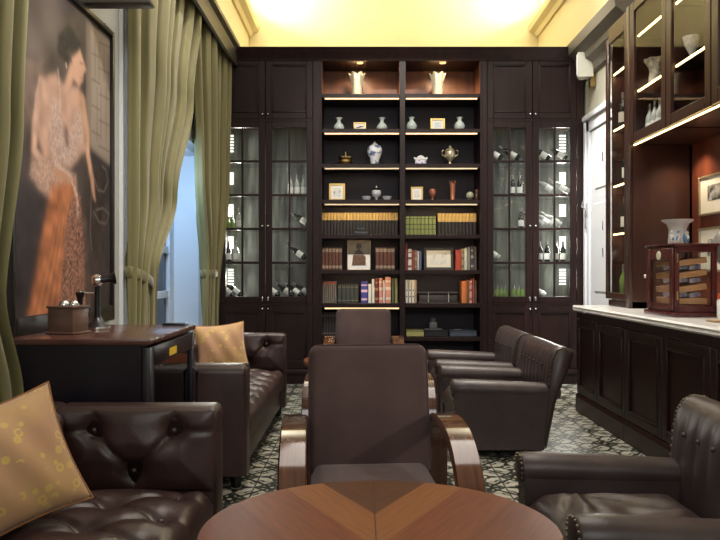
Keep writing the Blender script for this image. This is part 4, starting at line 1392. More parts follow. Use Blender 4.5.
def make_sofa(loc, rotz, label):
    t = thing('leather_sofa', label, 'sofa', loc, rotz, 'buttoned leather sofas')
    LW = 1.055
    b = B()
    b.box(-LW + 0.01, LW - 0.01, -0.36, 0.38, 0.07, 0.26, 0.02)
    obj('base_frame', b, M['leather'], t)
    # back
    b = B()
    rounded_bar(b, 'x', -LW, LW, 0.20, 0.40, 0.08, 0.69, 0.05, 0.03)
    bk = obj('backrest', b, M['leather'], t)
    Mb = Matrix.Translation((0, 0.205, 0.52)) @ Matrix.Rotation(R(90), 4, 'X')
    b = B()
    bt = tuft_slab(b, 1.74, 0.32, 0.05, 180, 36, 7, 2, Mb, 0.034, 0.025)
    obj('back_pad', b, M['leather'], t, True, 70)
    buttons_as_parts('back_button', bt, Mb, 0.042, t)
    # arms
    for s in (-1, 1):
        b = B()
        rounded_bar(b, 'y', -0.40, 0.215, min(s * (LW - 0.155), s * LW), max(s * (LW - 0.155), s * LW), 0.08, 0.69, 0.05, 0.025)
        ar = obj('armrest', b, M['leather'], t)
        Ma = Matrix.Translation((s * (LW - 0.155), -0.095, 0.53)) @ Matrix.Rotation(R(-90 * s), 4, 'Y') @ Matrix.Rotation(R(90), 4, 'Z')
        b = B()
        bt = tuft_slab(b, 0.60, 0.30, 0.022, 84, 44, 2, 2, Ma, 0.034, 0.026, 0.05)
        ap = obj('arm_pad', b, M['leather'], ar, True, 70)
        buttons_as_parts('arm_button', bt, Ma, 0.012, ar)
    # seat
    Ms = Matrix.Translation((0, -0.09, 0.26))
    b = B()
    bt = tuft_slab(b, 1.745, 0.61, 0.135, 210, 76, 8, 3, Ms, 0.034, 0.032, 0.05)
    obj('seat_cushion', b, M['leather'], t, True, 70)
    buttons_as_parts('seat_button', bt, Ms, 0.128, t)
    for sx_ in (-1, 1):
        for sy_ in (-0.33, 0.35):
            obj('leg', B().lathe([(0.025, 0), (0.035, 0.08)], 4, None, sx_ * (LW - 0.08), sy_, 0), M['dark'], t)
    return t


sofa1 = make_sofa((-0.95, 1.735, 0), R(90), 'dark buttoned leather sofa in the foreground holding the large ochre cushion')
sofa2 = dup(sofa1, (-1.035, 4.885, 0), R(90), 'dark buttoned leather sofa below the window beyond the black fridge cabinet')


def make_cushion(size, loc, rot, label):
    n = 26
    vs = []
    for sgn in (1, -1):
        for j in range(n + 1):
            for i in range(n + 1):
                u = -1 + 2 * i / n
                v = -1 + 2 * j / n
                # pinched sides, pointed corners
                x = u * (1 - 0.10 * (1 - v * v)) * size / 2
                y = v * (1 - 0.10 * (1 - u * u)) * size / 2
                h = max(0, (1 - u * u)) ** 0.55 * max(0, (1 - v * v)) ** 0.55
                z = sgn * 0.085 * h + 0.006 * math.sin(9 * u + 4 * v) * h
                vs.append((x, y, z))
    W = n + 1
    K = W * W
    fs = []
    for j in range(n):
        for i in range(n):
            a = j * W + i
            fs.append((a, a + 1, a + W + 1, a + W))
            fs.append((K + a, K + a + W, K + a + W + 1, K + a + 1))
    me = B().add(vs, fs)
    t = thing('throw_cushion', label, 'cushion', loc, 0, 'ochre cushions on the sofas')
    t.rotation_euler = rot
    o = obj('cushion_cover', me, M['cushion'], t, True, 80)
    bm = bmesh.new()
    bm.from_mesh(o.data)
    bmesh.ops.remove_doubles(bm, verts=bm.verts, dist=1e-5)
    bmesh.ops.recalc_face_normals(bm, faces=list(bm.faces))
    bm.to_mesh(o.data)
    bm.free()
    pts = []
    for k in range(4 * n + 1):
        k %= 4 * n
        q, r_ = divmod(k, n)
        u, v = [(-1 + 2 * r_ / n, -1), (1, -1 + 2 * r_ / n), (1 - 2 * r_ / n, 1), (-1, 1 - 2 * r_ / n)][q]
        pts.append((u * (1 - 0.10 * (1 - v * v)) * size / 2, v * (1 - 0.10 * (1 - u * u)) * size / 2, 0))
    obj('piping', B().tube(pts, 0.004, 6), mat('ochre piping', (0.34, 0.15, 0.05), 0.7), t)
    return t


def face_to(normal, roll):
    n = Vector(normal).normalized()
    q = n.to_track_quat('Z', 'Y')
    return (q.to_matrix().to_4x4() @ Matrix.Rotation(roll, 4, 'Z')).to_euler()


make_cushion(0.40, (-1.077, 2.12, 0.615), face_to((0.62, -0.72, 0.35), R(14)), 'large ochre printed cushion leaning on the foreground sofa')
make_cushion(0.385, (-1.035, 5.15, 0.635), face_to((0.35, -0.90, 0.30), R(4)), 'ochre cushion on the sofa below the window')


# ------------------------------------------------------------------ leather club chairs
def make_club_chair(loc, rotz, label):
    t = thing('club_armchair', label, 'armchair', loc, rotz, 'grey-brown leather club armchairs')
    L_ = M['leather_chair']
    hw = 0.42
    b = B()
    b.box(-hw + 0.02, hw - 0.02, -0.35, 0.2, 0.05, 0.24, 0.02)
    obj('base_frame', b, L_, t)
    # arms: side panel and padded roll
    for s in (-1, 1):
        b = B()
        x0, x1 = sorted((s * (hw - 0.13), s * (hw - 0.005)))
        # side panel
        poly = [(-0.385, 0.05), (0.19, 0.05), (0.285, 0.44), (-0.385, 0.44)]
        b.prism(poly, 'x', x0 + 0.008, x1 - 0.002)
        rings = []
        for yy, zz, rx, rz in ((-0.402, 0.435, 0.043, 0.035), (-0.398, 0.437, 0.056, 0.055), (-0.385, 0.438, 0.064, 0.064), (-0.30, 0.438, 0.066, 0.064), (-0.05, 0.430, 0.065, 0.060), (0.15, 0.424, 0.064, 0.056), (0.30, 0.42, 0.062, 0.050)):
            cx = s * (hw - 0.068)
            rings.append([(cx + rx * math.cos(2 * PI * k / 20), yy, zz + rz * math.sin(2 * PI * k / 20)) for k in range(20)])
        b.loft(rings)
        ar = obj('armrest', b, L_, t, True, 50)
        nb = B()
        cx = s * (hw - 0.068)
        for k in range(13):
            a = R(-20 + 220 * k / 12)
            nb.ball((cx + 0.064 * math.cos(a), -0.398, 0.437 + 0.057 * math.sin(a)), 0.0055, n=6, m=4)
        for k in range(12):
            nb.ball((cx - s * 0.058, -0.387, 0.40 - 0.026 * k), 0.0055, n=6, m=4)
            nb.ball((cx + s * 0.058, -0.387, 0.40 - 0.026 * k), 0.0055, n=6, m=4)
        obj('nail_trim', nb, M['nail'], ar)
    obj('front_apron', B().box(-hw + 0.14, hw - 0.14, -0.375, -0.34, 0.06, 0.25, 0.012), L_, t)
    # seat cushion with soft creases
    Ms = Matrix.Translation((0, -0.10, 0.235))
    b = B()
    tuft_slab(b, 0.565, 0.57, 0.12, 40, 40, 1, 1, Ms, 0.012, 0.045, 0.07)
    rnd = random.Random(3)
    cr = [(rnd.uniform(-.2, .2), rnd.uniform(-.3, .1), rnd.uniform(0, PI), rnd.uniform(.06, .14)) for _ in range(9)]
    nv = []
    for (x, y, z) in b.v:
        if z > 0.3:
            for cx, cy, a, ln in cr:
                u = (x - cx) * math.cos(a) + (y - cy) * math.sin(a)
                v = -(x - cx) * math.sin(a) + (y - cy) * math.cos(a)
                if abs(u) < ln * 1.6:
                    z -= 0.010 * math.exp(-(v / 0.014) ** 2) * math.exp(-(u / ln) ** 2)
                    z += 0.006 * math.exp(-((v - 0.03) / 0.02) ** 2) * math.exp(-(u / ln) ** 2)
        nv.append((x, y, z))
    b.v = nv
    obj('seat_cushion', b, L_, t, True, 70)
    # back with rolled-over top
    prof = [(0.185, 0.22), (0.20, 0.36), (0.21, 0.50), (0.222, 0.60), (0.236, 0.66), (0.262, 0.70), (0.30, 0.716), (0.345, 0.71), (0.378, 0.69), (0.386, 0.655), (0.365, 0.59), (0.315, 0.475), (0.27, 0.34), (0.215, 0.06)]
    b = B()
    rings = []
    nx = 72
    for i in range(nx + 1):
        u = -1 + 2 * i / nx
        x = u * hw
        ring = []
        for k, (y, z) in enumerate(prof):
            e = max(0, abs(u) - 0.93) / 0.07
            yy = y + (0.02 * e if k < 7 else -0.02 * e)
            zz = z - 0.015 * e if z > 0.6 else z
            if 1 < k < 6 and abs(u) < 0.82:
                fl = abs(math.sin(u / 0.82 * PI * 3.5))
                yy -= 0.012 * (fl ** 0.6) * (0.0, 0.0, 0.8, 1.0, 0.5, 0.0)[k] - 0.002
            ring.append((x, yy, zz))
        rings.append(ring)
    b.loft(rings)
    bk = obj('backrest', b, L_, t, True, 60)
    nb = B()
    for s in (-1, 1):
        for k in range(24):
            f = k / 23 * 6.5 + 1.6
            i = int(f)
            w1 = f - i
            p, q = prof[i], prof[i + 1]
            y = p[0] * (1 - w1) + q[0] * w1
            z = p[1] * (1 - w1) + q[1] * w1
            nb.ball((s * (hw - 0.004), y + 0.012, z - 0.006), 0.006, n=6, m=4)
    obj('nail_trim', nb, M['nail'], bk)
    for k in range(6):
        x = -0.82 * hw + 2 * 0.82 * hw * (k + 0.5) / 6
        obj('back_button', B().ball((x * 0.96, 0.208, 0.585), 0.009, n=8, m=5), L_, bk)
    for sx_ in (-1, 1):
        for sy_ in (-0.33, 0.16):
            obj('leg', B().box(sx_ * 0.36 - 0.025, sx_ * 0.36 + 0.025, sy_ - 0.025, sy_ + 0.025, 0, 0.052, 0.004), M['dark'], t)
    return t


club = make_club_chair((1.005, 2.365, 0), R(-90), 'grey-brown leather club armchair in the right foreground corner')
dup(club, (0.985, 4.93, 0), R(-90), 'grey-brown leather club armchair, nearer of the pair facing the middle table')
dup(club, (0.985, 5.96, 0), R(-90), 'grey-brown leather club armchair, farther of the pair next to the bookcase')


# ------------------------------------------------------------------ brown bentwood chairs
def make_bent_chair(loc, rotz, label, top=0.86):
    t = thing('bentwood_armchair', label, 'armchair', loc, rotz, 'brown armchairs with curved wooden arms')
    # back cushion: rounded slab leaning back
    a = math.atan2(0.13, top - 0.36)
    Mb = Matrix.Translation((0, 0.17, 0.36)) @ Matrix.Rotation(-a, 4, 'X')
    ht = (top - 0.36) / math.cos(a)
    b = B()
    rings = []
    for y_, ins in ((-0.055, 0.028), (-0.048, 0.012), (-0.03, 0.0), (0.03, 0.0), (0.048, 0.012), (0.055, 0.028)):
        ring = []
        x0, x1, z0, z1, r = -0.268 + ins, 0.268 - ins, 0.0 + ins - 0.06, ht - ins, 0.04
        for cx, cz, s0 in ((x1 - r, z1 - r, 0), (x0 + r, z1 - r, 90), (x0 + r, z0 + r, 180), (x1 - r, z0 + r, 270)):
            for k in range(5):
                q = R(s0 + 90 * k / 4)
                ring.append((cx + r * math.cos(q), y_, cz + r * math.sin(q)))
        rings.append(ring)
    b.loft(rings, True, Mb)
    bk = obj('backrest', b, M['fabric'], t, True, 45)
    obj('piping', B().tube([tuple(Mb @ Vector(q)) for q in [(-0.266, -0.035, 0.0), (-0.266, -0.035, ht - 0.04), (-0.226, -0.035, ht - 0.002), (0.226, -0.035, ht - 0.002), (0.266, -0.035, ht - 0.04), (0.266, -0.035, 0.0)]], 0.005, 6), M['fabric'], bk)
    # seat
    Ms = Matrix.Translation((0, -0.10, 0.25))
    b = B()
    tuft_slab(b, 0.52, 0.50, 0.11, 26, 26, 1, 1, Ms, 0.004, 0.025, 0.05)
    obj('seat_cushion', b, M['fabric'], t, True, 70)
    obj('seat_frame', B().box(-0.255, 0.255, -0.35, 0.22, 0.17, 0.249, 0.01), M['fabric'], t)
    # arms: wide bent plywood bands
    path = [(-0.46, 0.0), (-0.465, 0.12), (-0.455, 0.24), (-0.425, 0.35), (-0.37, 0.44), (-0.29, 0.51), (-0.19, 0.552), (-0.08, 0.568), (0.06, 0.568), (0.18, 0.552), (0.26, 0.51), (0.31, 0.44), (0.335, 0.34), (0.345, 0.2), (0.345, 0.0)]
    fine = []
    for i in range(len(path) - 1):
        p0 = path[max(i - 1, 0)]; p1 = path[i]; p2 = path[i + 1]; p3 = path[min(i + 2, len(path) - 1)]
        for k in range(4):
            u = k / 4
            fine.append(tuple(0.5 * (2 * p1[j] + (p2[j] - p0[j]) * u + (2 * p0[j] - 5 * p1[j] + 4 * p2[j] - p3[j]) * u * u + (3 * p1[j] - p0[j] - 3 * p2[j] + p3[j]) * u ** 3) for j in (0, 1)))
    fine.append(path[-1])
    for s in (-1, 1):
        rings = []
        x0, x1 = sorted((s * 0.272, s * 0.378))
        for i, (y, z) in enumerate(fine):
            p = fine[max(i - 1, 0)]
            q = fine[min(i + 1, len(fine) - 1)]
            ty, tz = q[0] - p[0], q[1] - p[1]
            ln = math.hypot(ty, tz)
            ny_, nz_ = -tz / ln, ty / ln         # outward
            th = 0.018
            o1 = (y + ny_ * th, z + nz_ * th)
            o2 = (y - ny_ * th, z - nz_ * th)
            if z == 0.0:
                o1 = (o1[0], 0.0)
                o2 = (o2[0], 0.0)
            c = 0.006
            rings.append([(x0, o2[0], o2[1]), (x1, o2[0], o2[1]), (x1, (o1[0] * .75 + o2[0] * .25), (o1[1] * .75 + o2[1] * .25)), (x1 - c, o1[0], o1[1]), (x0 + c, o1[0], o1[1]), (x0, (o1[0] * .75 + o2[0] * .25), (o1[1] * .75 + o2[1] * .25))])
        b = B()
        b.loft(rings)
        obj('armrest', b, M['bentwood'], t, True, 35)
    obj('cross_rail', B().box(-0.272, 0.272, 0.21, 0.25, 0.18, 0.24, 0.006).box(-0.272, 0.272, -0.34, -0.30, 0.18, 0.24, 0.006), M['bentwood'], t)
    return t


make_bent_chair((0.045, 2.93, 0), R(4), 'brown fabric armchair with curved wooden arms right behind the round table')
make_bent_chair((0.04, 4.22, 0), R(180), 'low brown armchair with curved wooden arms, back to back with the nearest brown chair', 0.775)
make_bent_chair((0.015, 6.75, 0), R(0), 'brown fabric armchair with curved wooden arms in front of the bookcase', 0.82)


# ------------------------------------------------------------------ round tables
def make_table(loc, rx, ry, label, apex=(0, 0)):
    t = thing('round_table', label, 'table', loc, 0, 'round veneered coffee tables')
    b = B()
    n = 96
    rings = []
    for s, z in ((0.985, 0.468), (1.0, 0.474), (1.0, 0.494), (0.992, 0.5)):
        rings.append([(rx * s * math.cos(2 * PI * k / n), ry * s * math.sin(2 * PI * k / n), z - 0.001) for k in range(n)])
    b.loft(rings)
    obj('table_rim', b, M['table_edge'], t, True, 50)
    b = B()
    rings = []
    for s, z in ((0.99, 0.4985), (0.99, 0.5)):
        rings.append([(rx * s * math.cos(2 * PI * k / n) - apex[0], ry * s * math.sin(2 * PI * k / n) - apex[1], z) for k in range(n)])
    b.loft(rings)
    obj('tabletop', b, M['veneer'], t, False, loc=(apex[0], apex[1], 0))
    obj('pedestal', B().lathe([(0.22, 0), (0.22, 0.03), (0.08, 0.07), (0.06, 0.2), (0.07, 0.38), (0.16, 0.466)], 28), M['bentwood'], t)
    return t


tb = make_table((0.049, 1.915, 0), 0.492, 0.44, 'round wooden coffee table with chevron veneer in the foreground', (-0.012, 0.055))
make_table((0.03, 5.62, 0), 0.5, 0.5, 'round wooden coffee table half hidden behind the nearest brown chair')

# ------------------------------------------------------------------ fridge cabinet with the telephone
t = thing('fridge_cabinet', 'black wooden fridge cabinet with a brown top between the two sofas', 'cabinet', (-0.88, 2.917, 0))
DC = 0.60
DYC = 0.79
M['fridge'] = mat('black lacquer', (0.010, 0.007, 0.013), 0.3, c2=(0.014, 0.010, 0.016), scale=4)
b = B()
b.box(-DC, -0.04, 0.0, 0.02, 0, 0.895)
b.box(-DC, -0.04, DYC - 0.02, DYC, 0, 0.895)
b.box(-DC, -DC + 0.02, 0.02, DYC - 0.02, 0, 0.895)
b.box(-DC, -0.04, 0.02, DYC - 0.02, 0.0, 0.1)
b.box(-DC, -0.04, 0.02, DYC - 0.02, 0.82, 0.895)
obj('carcass', b, M['fridge'], t, False)
obj('cabinet_top', B().box(-DC - 0.005, 0.0, -0.012, DYC, 0.8955, 0.922, 0.006), mat('brown top wood', (0.13, 0.055, 0.042), 0.25, c2=(0.085, 0.034, 0.028), scale=3, stretch=(1, 10, 1), coat=0.2), t)
b = B()
b.box(-0.039, -0.005, 0.0, 0.07, 0.02, 0.885, 0.006)
b.box(-0.039, -0.005, DYC - 0.05, DYC, 0.02, 0.885, 0.006)
b.box(-0.039, -0.005, 0.07, DYC - 0.05, 0.02, 0.10, 0.006)
b.box(-0.039, -0.005, 0.07, DYC - 0.05, 0.80, 0.885, 0.006)
d = obj('glass_door', b, M['fridge'], t)
obj('door_pane', B().box(-0.028, -0.02, 0.06, DYC - 0.04, 0.09, 0.81), M['window_glass'], d, False)
obj('sticker', B().box(-0.005, -0.003, 0.30, 0.42, 0.815, 0.85), mat('yellow sticker', (0.85, 0.55, 0.02), 0.5), d, False)
obj('handle', B().tube([(-0.006, DYC - 0.03, 0.5), (0.012, DYC - 0.03, 0.52), (0.012, DYC - 0.03, 0.68), (-0.006, DYC - 0.03, 0.70)], 0.008), M['black'], d)
obj('inner_shelf', B().box(-DC + 0.03, -0.05, 0.03, DYC - 0.03, 0.50, 0.51), M['chrome'], t, False)

# telephone and bell box
t = thing('bell_box', 'brown wooden bell box of the old telephone on the black cabinet', 'box', (-1.325, 3.16, 0.923), R(-14))
t.scale = (0.8, 0.8, 0.85)
M['walnut'] = mat('brown walnut box', (0.15, 0.085, 0.06), 0.35, c2=(0.11, 0.06, 0.042), scale=4, stretch=(1, 1, 6))
obj('box_body', B().box(-0.08, 0.08, -0.07, 0.07, 0.012, 0.135, 0.003), M['walnut'], t)
obj('foot_board', B().box(-0.092, 0.092, -0.08, 0.08, 0, 0.012, 0.004), M['walnut'], t)
obj('lid', B().box(-0.088, 0.088, -0.077, 0.077, 0.135, 0.148, 0.005), M['walnut'], t)
for q in (-0.028, 0.034):
    obj('bell', B().lathe([(0.03, 0), (0.03, 0.008), (0.022, 0.022), (0.008, 0.028), (0.001, 0.029)], 18, None, q, 0, 0.1485), M['chrome'], t)
t = thing('candlestick_telephone', 'black and chrome candlestick telephone beside the brown bell box', 'telephone', (-1.285, 3.40, 0.923), R(0))
t.scale = (0.92, 0.92, 0.92)
obj('base', B().lathe([(0.065, 0), (0.067, 0.012), (0.055, 0.025), (0.03, 0.04), (0.018, 0.06)], 26), M['black'], t)
obj('base_ring', B().lathe([(0.0685, 0.0), (0.0695, 0.006), (0.0685, 0.012)], 26), M['chrome'], t)
obj('stem', B().lathe([(0.018, 0.06), (0.015, 0.08), (0.015, 0.22), (0.02, 0.225), (0.02, 0.245), (0.008, 0.25)], 18), M['black'], t)
Mh = Matrix.Translation((0.0, 0.0, 0.255)) @ Matrix.Rotation(R(25), 4, 'Z') @ Matrix.Rotation(R(80), 4, 'Y')
obj('head', B().lathe([(0.012, -0.03), (0.03, -0.022), (0.036, -0.01), (0.036, 0.012), (0.02, 0.02)], 20, Mh), M['chrome'], t)
obj('mouthpiece', B().lathe([(0.016, 0.021), (0.018, 0.05), (0.026, 0.075), (0.036, 0.09), (0.032, 0.09), (0.012, 0.05)], 20, Mh), M['black'], t)
obj('hook', B().tube([(-0.015, 0, 0.19), (-0.05, -0.01, 0.19), (-0.075, -0.03, 0.195), (-0.08, -0.03, 0.205)], 0.006), M['chrome'], t)
obj('receiver', B().lathe([(0.03, 0), (0.028, 0.012), (0.015, 0.03), (0.014, 0.10), (0.022, 0.125), (0.022, 0.135), (0.005, 0.14)], 18, Matrix.Translation((-0.078, -0.035, 0.06))), M['black'], t)
t['label'] = 'black and chrome candlestick telephone beside the brown bell box'
tag(obj('black_tray', B().box(-0.06, 0.06, -0.035, 0.035, 0, 0.012, 0.004), M['black'], None, True, 40, (-0.97, 3.64, 0.923)), 'flat black gadget on the far edge of the cabinet top', 'gadget')


# ------------------------------------------------------------------ curtains
def curtain(name, label, ztop, zbot, ys, xc, amp, npl, tie_z, tie_label=None, uneven=0.0):
    """ys(v) gives near and far edge at height fraction v (1 top); pleats along the width"""
    t = thing(name, label, 'curtain', (xc, ys(0.5)[0], 0), 0, 'olive green curtains')
    ox, oy = xc, ys(0.5)[0]
    nu, nv_ = 150, 70
    vs = []
    th = 0.006
    for side in (0, 1):
        for j in range(nv_ + 1):
            v = j / nv_
            z = zbot + (ztop - zbot) * v
            y0, y1 = ys(v)
            width = y1 - y0
            ga = min(1.0, width / 0.7)
            for i in range(nu + 1):
                u = i / nu
                ph = 2 * PI * npl * u + 0.9 * math.sin(5 * u + 2 * v) * uneven
                a = amp * (0.65 + 0.35 * ga) * (0.5 + 0.5 * min(1, max(0, (z - 0.7) / 0.6)))
                x = a * (2 * abs(math.sin(ph / 2)) ** 0.9 - 1 + 0.10 * math.sin(2.3 * ph + 3 * v)) * (1 - 0.30 * math.sin(3.1 * u * PI + 1.3) * uneven)
                y = y0 + width * (u + 0.25 / npl * math.sin(2 * ph) * 0.35)
                vs.append((xc - ox + x + side * th, y - oy, z))
    W = nu + 1
    K = W * (nv_ + 1)
    fs = []
    for j in range(nv_):
        for i in range(nu):
            a = j * W + i
            fs.append((a, a + 1, a + W + 1, a + W))
            fs.append((K + a, K + a + W, K + a + W + 1, K + a + 1))
    bd = [i for i in range(W)] + [j * W + nu for j in range(1, nv_ + 1)] + [nv_ * W + i for i in range(nu - 1, -1, -1)] + [j * W for j in range(nv_ - 1, 0, -1)]
    for k in range(len(bd)):
        a, c = bd[k], bd[(k + 1) % len(bd)]
        fs.append((c, a, K + a, K + c))
    obj('curtain_cloth', B().add(vs, fs), M['curtain'], t, True, 70)
    if tie_z is not None:
        v = (tie_z - zbot) / (ztop - zbot)
        y0, y1 = ys(v)
        n = 24
        rings = []
        for k in range(n):
            a = 2 * PI * k / n
            cy = (y0 + y1) / 2 - oy + (y1 - y0) / 2 * 1.0 * math.cos(a)
            cx = (amp * 0.75 + 0.012) * math.sin(a)
            zz = tie_z - 0.10 * (math.cos(a) * 0.5 + 0.5) * tie_slope
            rings.append([(cx * 1.0, cy, zz - 0.035), (cx * 1.1, cy + 0.004 * math.cos(a), zz - 0.03), (cx * 1.12, cy + 0.006 * math.cos(a), zz + 0.03), (cx * 1.0, cy, zz + 0.035)])
        b = B()
        b.loft(rings, False, None, True)
        obj('tieback', b, M['curtain'], t, True, 50)
    # heading rings
    b = B()
    y0, y1 = ys(1.0)
    for k in range(int(npl * 2)):
        y = y0 + (y1 - y0) * (k + 0.5) / (npl * 2)
        b.ball((0.03, y - oy, ztop - 0.03), 0.014, n=8, m=5)
    obj('heading_hook', b, M['dark'], t)
    return t


def lerp(pts, v):
    for (a, p), (c, q) in zip(pts, pts[1:]):
        if v <= c:
            s = (v - a) / (c - a)
            s = s * s * (3 - 2 * s)
            return p + (q - p) * s
    return pts[-1][1]


tie_slope = 1.0
ZTOP = 3.5
curtain('curtain', 'green curtain panel tied back beside the white window casing', ZTOP, 0.02,
        lambda v: (lerp([(0, 4.48), (0.34, 4.44), (1, 4.42)], v), lerp([(0, 5.0), (0.34, 4.86), (0.50, 5.25), (0.75, 5.75), (1, 6.08)], v)), -1.478, 0.066, 6.5, 0.02 + (ZTOP - 0.02) * 0.34, uneven=1.0)
tie_slope = 0.0
curtain('curtain', 'green curtain panel tied back next to the wine cabinet', ZTOP, 0.02,
        lambda v: (lerp([(0, 6.55), (0.34, 6.52), (0.6, 6.28), (1, 6.12)], v), lerp([(0, 7.12), (0.34, 7.0), (0.6, 7.3), (1, 7.46)], v)), -1.478, 0.066, 6.5, 0.02 + (ZTOP - 0.02) * 0.335, uneven=1.0)
curtain('curtain', 'green curtain at the left edge beside the painting', 4.3, 0.02,
        lambda v: (lerp([(0, 2.35), (0.26, 2.30), (0.6, 2.3), (1, 2.3)], v), lerp([(0, 2.86), (0.15, 2.885), (0.26, 2.70), (0.42, 2.82), (0.6, 2.88), (1, 2.9)], v)), -1.425, 0.055, 4.5, 1.14, uneven=0.6)

# ------------------------------------------------------------------ the painting
PY0, PY1, PZ0, PZ1 = 3.04, 4.22, 1.0, 2.62
t = thing('painting', 'large painting of a woman in a lace gown on the left wall', 'painting', (XL, (PY0 + PY1) / 2, PZ0))
oy = (PY0 + PY1) / 2
b = B()
hy = (PY1 - PY0) / 2
hz = PZ1 - PZ0
b.box(0.001, 0.05, -hy - 0.03, -hy, -0.09, hz + 0.03, 0.004)
b.box(0.001, 0.05, hy, hy + 0.03, -0.09, hz + 0.03, 0.004)
b.box(0.001, 0.05, -hy, hy, hz, hz + 0.03, 0.004)
b.box(0.001, 0.05, -hy, hy, -0.09, 0, 0.004)
obj('frame_border', b, mat('dark picture frame', (0.018, 0.016, 0.016), 0.3), t)

NU, NV = 240, 300
rng = np.random.default_rng(5)


def noise2(nu, nv, cells_u, cells_v):
    g = rng.random((cells_v + 2, cells_u + 2))
    yy = np.linspace(0, cells_v, nv)[:, None]
    xx = np.linspace(0, cells_u, nu)[None, :]
    y0 = np.floor(yy).astype(int)
    x0 = np.floor(xx).astype(int)
    fy = yy - y0
    fx_ = xx - x0
    fy = fy * fy * (3 - 2 * fy)
    fx_ = fx_ * fx_ * (3 - 2 * fx_)
    return g[y0, x0] * (1 - fy) * (1 - fx_) + g[y0 + 1, x0] * fy * (1 - fx_) + g[y0, x0 + 1] * (1 - fy) * fx_ + g[y0 + 1, x0 + 1] * fy * fx_


# canvas grid; the design is laid out in the canvas's own metres
gy = np.linspace(PY0, PY1, NU)[None, :] + np.zeros((NV, 1))
gz = np.linspace(PZ0, PZ1, NV)[:, None] + np.zeros((1, NU))


def CP(x, y):
    """design point -> canvas metres"""
    Y = -(XL + 0.03) * F / (VX - x)
    return Y, H - (y - VY) * Y / F


img = np.zeros((NV, NU, 3))
n1 = noise2(NU, NV, 6, 8)
n2 = noise2(NU, NV, 22, 28)
n3 = noise2(NU, NV, 110, 140)
base = np.array([0.055, 0.042, 0.040])
img[:] = base
img += (n1[..., None] - 0.5) * np.array([0.05, 0.042, 0.038]) + (n2[..., None] - 0.5) * 0.02


def blend(mask, col, tex=None):
    global img
    c = np.array(col)[None, None, :] * np.ones_like(img)
    if tex is not None: c = c * tex[..., None]
    m = np.clip(mask, 0, 1)[..., None]
    img = img * (1 - m) + c * m


def soft(d, s): return 1 / (1 + np.exp(d / s))


def capsule(pts, radii, s=0.006):
    d = np.full(gy.shape, 9.0)
    P = [CP(*p) for p in pts]
    Rr = [r * (-XL * F / (VX - p[0])) / F for p, r in zip(pts, radii)]
    for (a, c, ra, rc) in zip(P, P[1:], Rr, Rr[1:]):
        vx_, vz_ = c[0] - a[0], c[1] - a[1]
        tt = np.clip(((gy - a[0]) * vx_ + (gz - a[1]) * vz_) / (vx_ * vx_ + vz_ * vz_), 0, 1)
        d = np.minimum(d, np.hypot(gy - a[0] - tt * vx_, gz - a[1] - tt * vz_) - (ra + (rc - ra) * tt))
    return soft(d, s)


def poly(pts, s=0.006):
    P = np.array([CP(*p) for p in pts])
    inside = np.zeros(gy.shape, bool)
    d = np.full(gy.shape, 9.0)
    for a, c in zip(P, np.roll(P, -1, 0)):
        cond = ((a[1] > gz) != (c[1] > gz))
        with np.errstate(divide='ignore', invalid='ignore'):
            xi = (c[0] - a[0]) * (gz - a[1]) / (c[1] - a[1] + 1e-12) + a[0]
        inside ^= cond & (gy < xi)
        vx_, vz_ = c - a
        tt = np.clip(((gy - a[0]) * vx_ + (gz - a[1]) * vz_) / (vx_ * vx_ + vz_ * vz_ + 1e-12), 0, 1)
        d = np.minimum(d, np.hypot(gy - a[0] - tt * vx_, gz - a[1] - tt * vz_))
    return soft(np.where(inside, -d, d), s)


# background: pale brushed light at the upper left, dark base
blend(0.75 * poly([(10, -40), (62, -10), (60, 70), (24, 120), (10, 160)], 0.05), (0.14, 0.115, 0.105), 0.4 + 1.1 * n1)
blend(0.5 * capsule([(24, 55), (40, 60), (56, 72)], [3, 4, 4], 0.015), (0.05, 0.04, 0.04))
blend(0.6 * poly([(22, 62), (44, 60), (40, 80), (32, 120), (20, 130)], 0.02), (0.24, 0.16, 0.125), 0.7 + 0.6 * n2)
# lattice screen
blend(poly([(89, 22), (113, 44), (113, 170), (92, 152), (87, 140)], 0.006), (0.30, 0.245, 0.20), 0.85 + 0.3 * n1)
blend(0.8 * poly([(86, 20), (91, 24), (91, 150), (86, 142)], 0.006), (0.20, 0.16, 0.13))
for k in range(9):
    yb_ = 40 + 13 * k
    blend(0.75 * capsule([(92, yb_), (100, yb_ + 5)] if k % 2 else [(99, yb_ + 2), (112, yb_ + 9)], [0.5, 0.5], 0.003), (0.09, 0.065, 0.05))
for xx in (95, 99, 104, 108):
    blend(0.7 * capsule([(xx, 38 + (xx - 92)), (xx, 80)], [0.45, 0.45], 0.003), (0.09, 0.065, 0.05))
    blend(0.7 * capsule([(xx + 2, 88), (xx + 2, 140)], [0.45, 0.45], 0.003), (0.09, 0.065, 0.05))
blend(0.8 * poly([(88, 145), (113, 168), (113, 182), (88, 160)], 0.01), (0.035, 0.03, 0.03))
# dark lower ground
blend(0.7 * poly([(10, 185), (50, 185), (36, 330), (10, 340)], 0.04), (0.030, 0.026, 0.032), 0.7 + 0.6 * n2)
blend(0.6 * poly([(82, 190), (113, 180), (113, 320), (86, 320)], 0.03), (0.045, 0.036, 0.034), 0.6 + 0.8 * n2)
# wire chair outline on the right
for pts in ([(94, 178), (98, 190), (104, 192), (108, 182), (106, 170), (102, 166)], [(94, 212), (99, 222), (106, 224), (109, 214), (103, 208), (96, 210)], [(92, 176), (90, 230), (92, 250)]):
    blend(0.6 * capsule(pts, [0.6] * len(pts), 0.003), (0.26, 0.22, 0.19))
